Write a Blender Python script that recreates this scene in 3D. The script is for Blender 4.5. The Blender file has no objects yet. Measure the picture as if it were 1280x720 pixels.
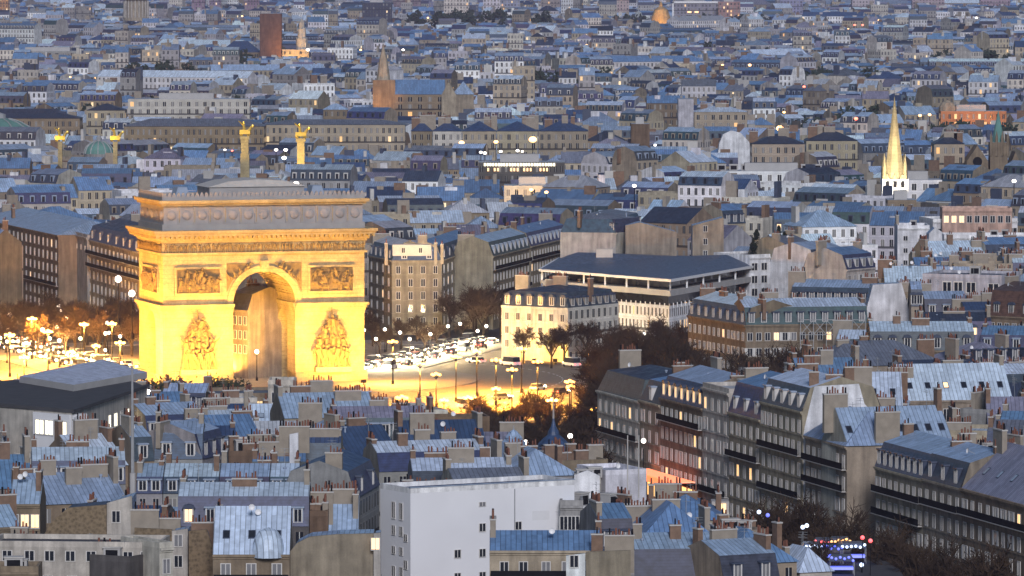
import bpy, bmesh, math, random
from mathutils import Vector, Matrix
R = math.radians
random.seed(11)
sc = bpy.context.scene
COL = sc.collection
# ------------------------------------------------------------------ camera
F, CX, CY, CH, PITCH = 7290.0, 640.0, 360.0, 95.0, R(3.415)
cam = bpy.data.cameras.new('camera'); camo = bpy.data.objects.new('camera', cam); COL.objects.link(camo)
camo.location = (0, 0, CH); camo.rotation_euler = (R(90) - PITCH, 0, 0)
cam.sensor_width = 36; cam.lens = F / 1280 * 36; cam.clip_start = 5; cam.clip_end = 40000
sc.camera = camo
# ------------------------------------------------------------------ dusk sky and low soft sun behind the camera
SUN_EL, SUN_AZ = R(27), R(174)          # azimuth clockwise from +Y
w = bpy.data.worlds.new('World'); sc.world = w; w.use_nodes = True
nt = w.node_tree; nt.nodes.clear()
sky = nt.nodes.new('ShaderNodeTexSky'); sky.sky_type = 'NISHITA'; sky.sun_disc = False
sky.sun_elevation = SUN_EL; sky.sun_rotation = SUN_AZ; sky.ozone_density = 3.5; sky.air_density = 1.0; sky.dust_density = 0.6
bg = nt.nodes.new('ShaderNodeBackground'); bg.inputs[1].default_value = 0.05
out = nt.nodes.new('ShaderNodeOutputWorld')
nt.links.new(sky.outputs[0], bg.inputs[0]); nt.links.new(bg.outputs[0], out.inputs[0])
sl = bpy.data.lights.new('sun', 'SUN'); sl.energy = 1.9; sl.angle = R(14); sl.color = (0.97, 0.95, 1.0)
so = bpy.data.objects.new('sun', sl); COL.objects.link(so)
dv = Vector((math.sin(SUN_AZ) * math.cos(SUN_EL), math.cos(SUN_AZ) * math.cos(SUN_EL), math.sin(SUN_EL)))
so.rotation_euler = (-dv).to_track_quat('-Z', 'Y').to_euler()
vs = sc.view_settings; vs.view_transform = 'Standard'; vs.look = 'None'; vs.exposure = 0.25; vs.gamma = 1; vs.use_curve_mapping = False
sc.cycles.max_bounces = 5; sc.cycles.diffuse_bounces = 2; sc.cycles.glossy_bounces = 2; sc.cycles.transmission_bounces = 2
sc.cycles.volume_bounces = 0; sc.cycles.sample_clamp_indirect = 3; sc.cycles.use_light_tree = True
sc.cycles.caustics_reflective = False; sc.cycles.caustics_refractive = False
try:
    sc.cycles.use_denoising = True
except Exception: pass

# ------------------------------------------------------------------ picture <-> place
CA, SA = math.cos(PITCH), math.sin(PITCH)
def G(px, py, z=0.0):
    """point of the horizontal plane at height z seen at photo pixel px, py"""
    u, v = (px - CX) / F, (CY - py) / F
    d = Vector((u, CA + v * SA, -SA + v * CA))
    t = (z - CH) / d.z
    return Vector((d.x * t, d.y * t, z))
def X(px, D): return (px - CX) / F * D * 1.0
def Z(py, D):
    v = (CY - py) / F
    return CH + D * (-SA + v * CA) / (CA + v * SA)
def proj(p):
    y, z = p[1], p[2] - CH
    dep = y * CA - z * SA; up = y * SA + z * CA
    return CX + F * p[0] / dep, CY - F * up / dep

# ------------------------------------------------------------------ materials
class NT:
    def __init__(s, name):
        s.m = bpy.data.materials.new(name); s.m.use_nodes = True; s.t = s.m.node_tree
        s.b = s.t.nodes['Principled BSDF']; s.b.inputs['Roughness'].default_value = 0.85
        s.b.inputs['Specular IOR Level'].default_value = 0.25
    def n(s, typ, **kw):
        x = s.t.nodes.new(typ)
        for k, v in kw.items(): setattr(x, k, v)
        return x
    def put(s, sock, v):
        if v is None: return
        if isinstance(v, bpy.types.NodeSocket): s.t.links.new(v, sock)
        else: sock.default_value = v
    def math(s, op, a, b=None, c=None):
        x = s.n('ShaderNodeMath', operation=op)
        for i, v in enumerate((a, b, c)): s.put(x.inputs[i], v)
        return x.outputs[0]
    def mix(s, f, a, b, bt='MIX'):
        x = s.n('ShaderNodeMix', data_type='RGBA', blend_type=bt)
        s.put(x.inputs[0], f); s.put(x.inputs[6], a); s.put(x.inputs[7], b)
        return x.outputs[2]
    def noise(s, scale, vec=None, detail=3.0):
        x = s.n('ShaderNodeTexNoise'); x.inputs['Scale'].default_value = scale; x.inputs['Detail'].default_value = detail
        if vec is not None: s.put(x.inputs['Vector'], vec)
        return x.outputs[0]
    def ramp(s, f, lo, hi, a, b):
        x = s.n('ShaderNodeMapRange'); s.put(x.inputs[0], f)
        for i, v in enumerate((lo, hi, a, b)): x.inputs[i + 1].default_value = v
        return x.outputs[0]
    def grey(s, v):
        x = s.n('ShaderNodeCombineColor')
        for i in range(3): s.put(x.inputs[i], v)
        return x.outputs[0]
    def attr(s): return s.n('ShaderNodeAttribute', attribute_name='Col').outputs[0]
    def uv(s):
        x = s.n('ShaderNodeSeparateXYZ'); s.t.links.new(s.n('ShaderNodeUVMap').outputs[0], x.inputs[0]); return x.outputs[0], x.outputs[1]
    def pos(s): return s.n('ShaderNodeNewGeometry').outputs['Position']
def c4(c): return (c[0], c[1], c[2], 1.0)
def m_plain(name, col, rough=0.85, var=0.25, scale=0.8, spec=0.25, metal=0.0):
    k = NT(name); f = k.noise(scale, k.pos())
    k.put(k.b.inputs['Base Color'], k.mix(f, c4([v * (1 - var) for v in col]), c4([min(1, v * (1 + var)) for v in col])))
    k.b.inputs['Roughness'].default_value = rough; k.b.inputs['Specular IOR Level'].default_value = spec; k.b.inputs['Metallic'].default_value = metal
    return k.m
def m_glow(name, col, strength):
    k = NT(name); k.b.inputs['Base Color'].default_value = c4((.5, .5, .5))
    k.b.inputs['Emission Color'].default_value = c4(col); k.b.inputs['Emission Strength'].default_value = strength
    return k.m
def m_wall():            # plain render or stone: colour from the building, blotches and rain streaks
    k = NT('rendered_wall'); p = k.pos()
    mp = k.n('ShaderNodeMapping'); k.put(mp.inputs[0], p); mp.inputs['Scale'].default_value = (1.2, 1.2, .12)
    a = k.ramp(k.noise(1.0, mp.outputs[0], 5), .3, .7, .66, 1.14)
    b = k.ramp(k.noise(.45, p, 6), .3, .7, .74, 1.14)
    fine = k.ramp(k.noise(5, p, 2), .3, .7, .92, 1.06)
    k.put(k.b.inputs['Base Color'], k.mix(1.0, k.attr(), k.grey(k.math('MULTIPLY', k.math('MULTIPLY', a, b), fine)), 'MULTIPLY'))
    k.b.inputs['Roughness'].default_value = .92
    return k.m
def m_rubble():
    k = NT('rubble_stone'); p = k.pos(); v = k.n('ShaderNodeTexVoronoi'); v.inputs['Scale'].default_value = 2.2; k.put(v.inputs['Vector'], p)
    k.put(k.b.inputs['Base Color'], k.mix(1.0, k.attr(), k.grey(k.ramp(k.math('ADD', v.outputs['Distance'], k.noise(6, p, 4)), .4, 1.2, .5, 1.5)), 'MULTIPLY'))
    return k.m
def m_facade(name, litp):          # u counts bays, v counts storeys
    k = NT(name); u, v = k.uv(); fu = k.math('FRACT', u); fv = k.math('FRACT', v); iu = k.math('FLOOR', u); iv = k.math('FLOOR', v)
    def rect(hw, cv, hv): return k.math('MULTIPLY', k.math('LESS_THAN', k.math('ABSOLUTE', k.math('SUBTRACT', fu, .5)), hw),
                                      k.math('LESS_THAN', k.math('ABSOLUTE', k.math('SUBTRACT', fv, cv)), hv))
    win = rect(.2, .46, .31); frame = rect(.26, .46, .36)
    bar = k.math('LESS_THAN', k.math('ABSOLUTE', k.math('SUBTRACT', fu, .5)), .022)
    glass = k.math('MULTIPLY', win, k.math('SUBTRACT', 1.0, bar))
    cell = k.n('ShaderNodeCombineXYZ'); k.put(cell.inputs[0], iu); k.put(cell.inputs[1], iv)
    sepc = k.n('ShaderNodeSeparateColor'); k.put(sepc.inputs[0], k.attr()); k.put(cell.inputs[2], k.math('MULTIPLY', sepc.outputs[0], 917.0))
    wn = k.n('ShaderNodeTexWhiteNoise', noise_dimensions='3D'); k.put(wn.inputs[0], cell.outputs[0]); r = wn.outputs[0]
    sr = k.n('ShaderNodeSeparateColor'); k.put(sr.inputs[0], wn.outputs[1]); r2 = sr.outputs[1]
    p = k.pos()
    shade = k.math('MULTIPLY', k.ramp(k.noise(.3, p, 4), .3, .7, .8, 1.12), k.ramp(k.noise(2.5, p, 3), .3, .7, .9, 1.08))
    wall = k.mix(1.0, k.attr(), k.grey(shade), 'MULTIPLY')
    wall = k.mix(k.math('LESS_THAN', fv, .05), wall, k.mix(1.0, wall, c4((1.25, 1.25, 1.25)), 'MULTIPLY'))
    balc = k.math('MULTIPLY', k.math('LESS_THAN', fv, .2), k.math('LESS_THAN', k.math('FRACT', k.math('ADD', k.math('DIVIDE', iv, 3.0), .1)), .2))
    wall = k.mix(frame, wall, k.mix(1.0, wall, c4((1.2, 1.18, 1.12)), 'MULTIPLY'))
    gl = k.mix(k.math('GREATER_THAN', r2, .62), c4((.018, .02, .026)), c4((.22, .21, .2)))
    gl = k.mix(bar, gl, c4((.5, .5, .48)))
    c = k.mix(win, wall, gl); c = k.mix(k.math('MULTIPLY', balc, .85), c, c4((.02, .02, .022)))
    k.put(k.b.inputs['Base Color'], c)
    k.put(k.b.inputs['Roughness'], k.ramp(glass, 0, 1, .9, .12))
    k.put(k.b.inputs['Emission Color'], k.mix(r2, c4((1, .5, .16)), c4((1, .78, .42))))
    k.put(k.b.inputs['Emission Strength'], k.math('MULTIPLY', k.math('MULTIPLY', glass, k.math('GREATER_THAN', r, 1 - litp)), 1.2))
    return k.m
def m_zinc():            # standing-seam sheet, u across the slope in metres
    k = NT('zinc_sheet'); u, v = k.uv(); p = k.pos()
    s = k.math('MULTIPLY', u, 1.55); seam = k.math('LESS_THAN', k.math('FRACT', s), .16)
    wn = k.n('ShaderNodeTexWhiteNoise', noise_dimensions='2D'); cv = k.n('ShaderNodeCombineXYZ')
    k.put(cv.inputs[0], k.math('FLOOR', s)); k.put(cv.inputs[1], k.math('FLOOR', k.math('MULTIPLY', v, .45))); k.put(wn.inputs[0], cv.outputs[0])
    t = k.math('MULTIPLY', k.ramp(wn.outputs[0], 0, 1, .8, 1.14), k.ramp(k.noise(1.3, p, 6), .3, .7, .82, 1.12))
    t = k.math('MULTIPLY', t, k.ramp(seam, 0, 1, 1.05, .55))
    k.put(k.b.inputs['Base Color'], k.mix(1.0, k.attr(), k.grey(t), 'MULTIPLY'))
    k.put(k.b.inputs['Roughness'], k.ramp(k.noise(.8, p, 3), .3, .7, .4, .7)); k.b.inputs['Specular IOR Level'].default_value = .5
    return k.m
def m_slate():
    k = NT('slate_tiles'); u, v = k.uv(); p = k.pos()
    row = k.math('LESS_THAN', k.math('FRACT', k.math('MULTIPLY', v, 2.6)), .16)
    t = k.math('MULTIPLY', k.ramp(k.noise(1.2, p, 5), .3, .7, .6, 1.35), k.ramp(row, 0, 1, 1, .7))
    k.put(k.b.inputs['Base Color'], k.mix(1.0, k.attr(), k.grey(t), 'MULTIPLY'))
    k.b.inputs['Roughness'].default_value = .5; k.b.inputs['Specular IOR Level'].default_value = .45
    return k.m
M = {}
M['wall'] = m_wall(); M['rubble'] = m_rubble(); M['smooth'] = m_plain('smooth_white_render', (.76, .76, .78), .9, .09, .18); M['facade'] = m_facade('windowed_facade', .03); M['facade_lit'] = m_facade('lit_facade', .22)
M['zinc'] = m_zinc(); M['slate'] = m_slate()
M['glass'] = m_plain('dark_glass', (.02, .024, .032), .08, .3, .7, .5)
M['pale_glass'] = m_plain('curtained_glass', (.2, .2, .21), .15, .35, .9, .5)
M['frame'] = m_plain('white_joinery', (.62, .6, .57), .6, .12)
M['iron'] = m_plain('black_ironwork', (.014, .014, .016), .95, .3, .8, .05)
M['brick'] = m_plain('chimney_brick', (.2, .13, .09), .9, .45, 1.3)
M['render'] = m_plain('chimney_render', (.3, .26, .21), .9, .3, .9)
M['pot'] = m_plain('terracotta', (.2, .085, .055), .85, .4, 2)
M['cap'] = m_plain('pale_coping', (.5, .48, .45), .9, .2)
M['slatec'] = m_plain('dormer_slate', (.055, .07, .11), .5, .3, 1)
M['zincc'] = m_plain('dormer_zinc', (.3, .36, .46), .5, .25, 1)
M['lit'] = m_glow('lit_window', (1, .55, .18), 1.7)
M['litwhite'] = m_glow('lit_office_window', (1, .9, .62), 2.6)
M['skyl'] = m_plain('skylight_glass', (.35, .42, .5), .15, .2, 1, .5)
M['dish'] = m_plain('white_enamel', (.75, .75, .76), .4, .05)
M['bark'] = m_plain('dark_bark', (.032, .024, .018), .95, .4, 1.5)
M['twig'] = m_plain('bare_twigs', (.05, .032, .02), .95, .5, .6)
M['needle'] = m_plain('dark_needles', (.012, .022, .012), .9, .5, 1)
M['leafy'] = m_plain('dull_foliage', (.03, .045, .03), .9, .5, .12)
M['steel'] = m_plain('galvanised_steel', (.32, .33, .34), .5, .2, 1)
M['gold'] = m_plain('gilded_bronze', (.9, .58, .12), .35, .2, 1, .5, .7)
M['copper'] = m_plain('green_copper', (.12, .26, .23), .7, .3, .4)
M['concrete'] = m_plain('pale_concrete', (.42, .41, .4), .9, .2, .4)
M['tar'] = m_plain('tarred_roof', (.07, .07, .075), .9, .35, .5)
k_ = NT('limestone'); p_ = k_.n('ShaderNodeSeparateXYZ'); k_.put(p_.inputs[0], k_.pos())
j_ = k_.math('LESS_THAN', k_.math('FRACT', k_.math('DIVIDE', p_.outputs[2], .95)), .09)
t_ = k_.math('MULTIPLY', k_.ramp(k_.noise(.35, k_.pos(), 5), .3, .7, .72, 1.15), k_.ramp(k_.noise(2.2, k_.pos(), 4), .3, .7, .8, 1.12))
k_.put(k_.b.inputs['Base Color'], k_.mix(1.0, c4((.4, .33, .185)), k_.grey(k_.math('MULTIPLY', t_, k_.ramp(j_, 0, 1, 1, .72))), 'MULTIPLY')); M['archstone'] = k_.m  # limestone yellowed so its colour carries part of the floodlight gold
M['archdark'] = m_plain('carved_limestone', (.17, .13, .07), .95, .5, 1.6)  # weathered carving, darkened further to put the relief's shade into its colour
M['lampo'] = m_glow('sodium_lamp', (1, .44, .07), 5)
M['lampw'] = m_glow('white_lamp', (1, .9, .8), 4)
M['lampf'] = m_glow('far_lamp', (1, .66, .36), 9)
M['headl'] = m_glow('headlight', (1, .74, .38), 14)
M['taill'] = m_glow('tail_light', (1, .04, .02), 8)
M['blue'] = m_glow('blue_light', (.05, .1, 1), 1.0)
M['white_led'] = m_glow('cool_light', (.6, .72, 1), 2.2)
M['red'] = m_glow('red_light', (1, .03, .03), 1.5)
M['awn'] = m_glow('lit_awning', (1, .17, .02), 1.6)
M['amber'] = m_glow('amber_light', (1, .42, .06), 2.2)
M['tyre'] = m_plain('rubber', (.02, .02, .02), .9)
for i, cc in enumerate([(.02, .02, .025), (.3, .3, .31), (.6, .6, .6), (.07, .09, .14), (.2, .03, .03)]):
    M['car%d' % i] = m_plain('car_paint', cc, .3, .05, 1, .5)

# ------------------------------------------------------------------ mesh builder
class MB:
    def __init__(s): s.v = []; s.f = []; s.m = []; s.uv = []; s.c = []; s.mats = []
    def mi(s, mat):
        if mat not in s.mats: s.mats.append(mat)
        return s.mats.index(mat)
    def face(s, pts, mat, col=(.5, .5, .5), uv=None):
        i = len(s.v); s.v.extend([tuple(p) for p in pts]); s.f.append(tuple(range(i, i + len(pts)))); s.m.append(s.mi(mat)); s.c.append(col)
        s.uv.append(uv if uv else [(p[0] + p[1] * .37, p[2] + p[1]) for p in pts])
    def box(s, x0, x1, y0, y1, z0, z1, mat, col=(.5, .5, .5), bottom=True):
        a = [(x0, y0, z0), (x1, y0, z0), (x1, y1, z0), (x0, y1, z0), (x0, y0, z1), (x1, y0, z1), (x1, y1, z1), (x0, y1, z1)]
        for q in ((0, 1, 5, 4), (1, 2, 6, 5), (2, 3, 7, 6), (3, 0, 4, 7), (4, 5, 6, 7)) + (((3, 2, 1, 0),) if bottom else ()):
            s.face([a[i] for i in q], mat, col)
    def prism(s, poly, y0, y1, mat, col=(.5, .5, .5), capmat=None):
        """poly in x,z extruded along y"""
        n = len(poly)
        ar = sum(poly[i][0] * poly[(i + 1) % n][1] - poly[(i + 1) % n][0] * poly[i][1] for i in range(n))
        if ar < 0: poly = poly[::-1]
        s.face([(x, y0, z) for x, z in poly], mat, col)
        s.face([(x, y1, z) for x, z in poly[::-1]], mat, col)
        for i in range(n):
            a, b = poly[i], poly[(i + 1) % n]
            s.face([(b[0], y0, b[1]), (a[0], y0, a[1]), (a[0], y1, a[1]), (b[0], y1, b[1])], capmat or mat, col)
    def column(s, poly, z0, z1, mat, col=(.5, .5, .5), top=None, topcol=None):
        """poly in x,y extruded upward"""
        n = len(poly)
        ar = sum(poly[i][0] * poly[(i + 1) % n][1] - poly[(i + 1) % n][0] * poly[i][1] for i in range(n))
        if ar < 0: poly = poly[::-1]
        for i in range(n):
            a, b = poly[i], poly[(i + 1) % n]
            s.face([(a[0], a[1], z0), (b[0], b[1], z0), (b[0], b[1], z1), (a[0], a[1], z1)], mat, col)
        s.face([(x, y, z1) for x, y in poly], top or mat, topcol or col)
    def lathe(s, prof, mat, seg=10, cx=0, cy=0, col=(.5, .5, .5), rot=0, sx=1, sy=1):
        for (r0, z0), (r1, z1) in zip(prof, prof[1:]):
            for k in range(seg):
                a, b = rot + 2 * math.pi * k / seg, rot + 2 * math.pi * (k + 1) / seg
                P = lambda r, t, z: (cx + sx * r * math.cos(t), cy + sy * r * math.sin(t), z)
                if r0 < 1e-6: s.face([P(0, 0, z0), P(r1, b, z1), P(r1, a, z1)], mat, col)
                elif r1 < 1e-6: s.face([P(r0, a, z0), P(r0, b, z0), P(0, 0, z1)], mat, col)
                else: s.face([P(r0, a, z0), P(r0, b, z0), P(r1, b, z1), P(r1, a, z1)], mat, col)
    def ball(s, c, r, mat, seg=8, rings=5, sz=None, col=(.5, .5, .5), sy=1):
        sz = sz or 1
        s.lathe([(max(0, r * math.sin(math.pi * i / rings)) if 0 < i < rings else 0, c[2] - r * sz * math.cos(math.pi * i / rings)) for i in range(rings + 1)], mat, seg, c[0], c[1], col, 0, 1, sy)
    def tube(s, a, b, r0, r1, mat, seg=4, col=(.5, .5, .5)):
        a, b = Vector(a), Vector(b); d = b - a
        if d.length < 1e-6: return
        d.normalize(); t = d.orthogonal().normalized(); q = d.cross(t)
        for k in range(seg):
            x, y = 2 * math.pi * k / seg, 2 * math.pi * (k + 1) / seg
            e, f = t * math.cos(x) + q * math.sin(x), t * math.cos(y) + q * math.sin(y)
            s.face([a + e * r0, a + f * r0, b + f * r1, b + e * r1], mat, col)
    def mesh(s, name, merge=False, smooth=False):
        me = bpy.data.meshes.new(name); me.from_pydata(s.v, [], s.f)
        for m in s.mats: me.materials.append(m)
        me.polygons.foreach_set('material_index', s.m)
        uvl = me.uv_layers.new(name='UVMap'); uvl.data.foreach_set('uv', [q for f in s.uv for p in f for q in p])
        at = me.attributes.new('Col', 'FLOAT_COLOR', 'FACE'); at.data.foreach_set('color', [q for c in s.c for q in (c[0], c[1], c[2], 1)])
        if merge:
            bm = bmesh.new(); bm.from_mesh(me); bmesh.ops.remove_doubles(bm, verts=bm.verts, dist=1e-4); bm.to_mesh(me); bm.free()
        if smooth: me.polygons.foreach_set('use_smooth', [True] * len(me.polygons))
        me.update(); return me
    def obj(s, name, parent=None, **kw): return link(name, s.mesh(name, **kw), parent)
def link(name, me, parent=None, loc=(0, 0, 0), rz=0, scale=None):
    o = bpy.data.objects.new(name, me); COL.objects.link(o)
    o.location = loc; o.rotation_euler = (0, 0, rz)
    if scale: o.scale = scale
    if parent: o.parent = parent
    if me is not None and me.name in SUB:
        c = bpy.data.objects.new(*SUB[me.name]); COL.objects.link(c); c.parent = o
    return o
def tag(o, label, cat, group=None, kind=None):
    o['label'] = label; o['category'] = cat
    if group: o['group'] = group
    if kind: o['kind'] = kind
    return o
def thing(name, label, cat, loc=(0, 0, 0), rz=0, group=None):
    return tag(link(name, None, None, loc, rz), label, cat, group)
def struct(o): o['kind'] = 'structure'; return o
ORD = 'first second third fourth fifth sixth seventh eighth ninth tenth eleventh twelfth thirteenth fourteenth fifteenth sixteenth seventeenth eighteenth nineteenth twentieth'.split()
def copy_tree(o, parent=None):
    c = o.copy(); COL.objects.link(c)
    if parent: c.parent = parent
    for ch in list(o.children): copy_tree(ch, c)
    return c
FOOT = []       # footprints already built on
def claim(poly): FOOT.append(([(p[0], p[1]) for p in poly], min(p[0] for p in poly), max(p[0] for p in poly), min(p[1] for p in poly), max(p[1] for p in poly)))
def inpoly(x, y, poly):
    r = False; n = len(poly)
    for i in range(n):
        (x0, y0), (x1, y1) = poly[i], poly[i - 1]
        if (y0 > y) != (y1 > y) and x < (x1 - x0) * (y - y0) / (y1 - y0) + x0: r = not r
    return r
def taken(pts):
    for x, y in pts:
        for poly, a, b, c, d in FOOT:
            if a <= x <= b and c <= y <= d and inpoly(x, y, poly): return True
    return False
# colours
WC = dict(cream=(.37, .315, .235), beige=(.3, .255, .195), white=(.74, .74, .76), grey=(.29, .285, .28), tan=(.23, .18, .125), rubble=(.15, .11, .07),
          pale=(.5, .465, .41), dark=(.09, .085, .08), brown=(.16, .11, .075), lilac=(.48, .47, .51))
RC = dict(zinc=(.29, .39, .54), pale=(.5, .6, .73), blue=(.13, .235, .41), slate=(.035, .05, .085), navy=(.04, .075, .16), grey=(.15, .17, .215), purple=(.23, .225, .31),
          tar=(.07, .07, .08), lightgrey=(.4, .43, .48))
def jit(c, a=.12):
    k = 1 + random.uniform(-a, a); return tuple(min(.85, v * k * (1 + random.uniform(-.03, .03))) for v in c)
# ------------------------------------------------------------------ shared parts
SUB = {}         # sub-parts that come with a shared part
def window_mesh(gl, shutters=False):
    b = MB(); t = .09
    g_ = MB(); g_.face([(-.5 + t, -.02, t), (.5 - t, -.02, t), (.5 - t, -.02, 1 - t / 2), (-.5 + t, -.02, 1 - t / 2)], gl)
    for x0, x1, z0, z1 in ((-.5, -.5 + t, 0, 1), (.5 - t, .5, 0, 1), (-.04, .04, t, 1 - t / 2), (-.5 + t, .5 - t, 0, t * .6), (-.5 + t, .5 - t, 1 - t / 2, 1)):
        b.box(x0, x1, -.07, .02, z0, z1, M['frame'])
    if shutters:
        for x0, x1 in ((-.98, -.53), (.53, .98)): b.box(x0, x1, -.08, .01, 0, 1, M['frame'])
    me = b.mesh('window'); SUB[me.name] = ('pane', g_.mesh('pane')); return me
WM = dict(d=window_mesh(M['glass']), p=window_mesh(M['pale_glass']), l=window_mesh(M['lit']), s=window_mesh(M['glass'], True), o=window_mesh(M['litwhite']))
def dormer_mesh(roofm, side, gl, arch=False):
    b = MB()
    b.box(-.7, .7, 0, 1.5, 0, 1.75, side)
    g_ = MB(); g_.face([(-.45, -.02, .15), (.45, -.02, .15), (.45, -.02, 1.6), (-.45, -.02, 1.6)], gl)
    for x0, x1, z0, z1 in ((-.6, -.45, 0, 1.75), (.45, .6, 0, 1.75), (-.05, .05, .15, 1.6), (-.45, .45, 0, .15)): b.box(x0, x1, -.08, .0, z0, z1, M['frame'])
    if arch: b.prism([(-.85, 1.7), (.85, 1.7), (.6, 2.05), (0, 2.2), (-.6, 2.05)], -.18, 1.6, roofm)
    else: b.prism([(-.85, 1.75), (.85, 1.75), (.8, 1.93), (-.8, 1.93)], -.18, 1.6, roofm)
    me = b.mesh('dormer'); SUB[me.name] = ('pane', g_.mesh('pane')); return me
DM = dict(z=dormer_mesh(M['zincc'], M['zincc'], M['glass']), w=dormer_mesh(M['zincc'], M['frame'], M['glass']), a=dormer_mesh(M['slatec'], M['render'], M['glass'], True),
          d=dormer_mesh(M['slatec'], M['slatec'], M['pale_glass']), l=dormer_mesh(M['slatec'], M['render'], M['lit'], True))
def pot_mesh(m): b = MB(); b.lathe([(1, 0), (.85, 1), (0, 1)], M[m], 6); return b.mesh('pot')
POT = pot_mesh('pot'), pot_mesh('iron')
def chimney_mesh(L, h, mat, pots, seed, merged=True):
    rr = random.Random(seed); b = MB(); lst = []
    b.box(-.35, .35, -L / 2, L / 2, -2.5, h, mat); b.box(-.43, .43, -L / 2 - .08, L / 2 + .08, h, h + .16, M['cap'])
    for k in range(pots):
        y = -L / 2 + L * (k + .5) / pots; z = h + .16; hh = rr.uniform(.4, .95); r = rr.uniform(.11, .16)
        if rr.random() < .85:
            lst.append((y, z, r, hh, rr.random() < .8))
            if merged: b.lathe([(r, z), (r * .85, z + hh), (0, z + hh)], M['pot'] if lst[-1][4] else M['iron'], 5, 0, y)
    return b.mesh('chimney'), lst
CHM, CHN = [[chimney_mesh(L, h, M[mm], p, i, mg) for i, (L, h, mm, p) in enumerate([(3.2, 1.6, 'brick', 8), (2.2, 2.0, 'render', 5), (4.2, 1.4, 'render', 11), (1.4, 2.2, 'brick', 3), (2.8, 1.2, 'brick', 7), (3.6, 2.4, 'render', 9)])] for mg in (True, False)]
def skylight_mesh(gl):
    b = MB(); b.box(-.45, .45, -.06, .06, 0, 1.1, M['slatec']); b.face([(-.36, -.075, .1), (.36, -.075, .1), (.36, -.075, 1), (-.36, -.075, 1)], gl); return b.mesh('skylight')
SKM = dict(d=skylight_mesh(M['glass']), p=skylight_mesh(M['skyl']), l=skylight_mesh(M['lit']))
def dish_mesh():
    b = MB(); b.lathe([(0, 0), (.3, .05), (.5, .2)], M['dish'], 10); b.tube((0, 0, 0), (0, -.3, -1.2), .05, .05, M['steel'])
    me = b.mesh('satellite_dish'); me.transform(Matrix.Rotation(R(80), 4, 'X')); return me
DISH = dish_mesh()
def antenna_mesh():
    b = MB(); b.tube((0, 0, 0), (0, 0, 3.2), .04, .03, M['steel'], 3)
    for z in (2.4, 2.8, 3.1): b.tube((-.6, 0, z), (.6, 0, z), .025, .025, M['steel'], 3)
    b.tube((0, -.5, 2.9), (0, .5, 2.9), .03, .03, M['steel'], 3)
    return b.mesh('antenna')
ANT = antenna_mesh()
def vent_mesh():
    b = MB(); b.lathe([(.14, 0), (.14, .8), (.24, .85), (.24, 1.05), (0, 1.1)], M['zincc'], 6); return b.mesh('roof_vent')
VENT = vent_mesh()
def unit_mesh():
    b = MB(); b.box(-1.1, 1.1, -.8, .8, 0, 1.3, M['concrete']); b.box(-1.2, 1.2, -.9, .9, 1.3, 1.42, M['cap']); b.box(-.8, .8, -.83, -.8, .2, 1.1, M['iron']); return b.mesh('roof_unit')
UNIT = unit_mesh()

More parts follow.
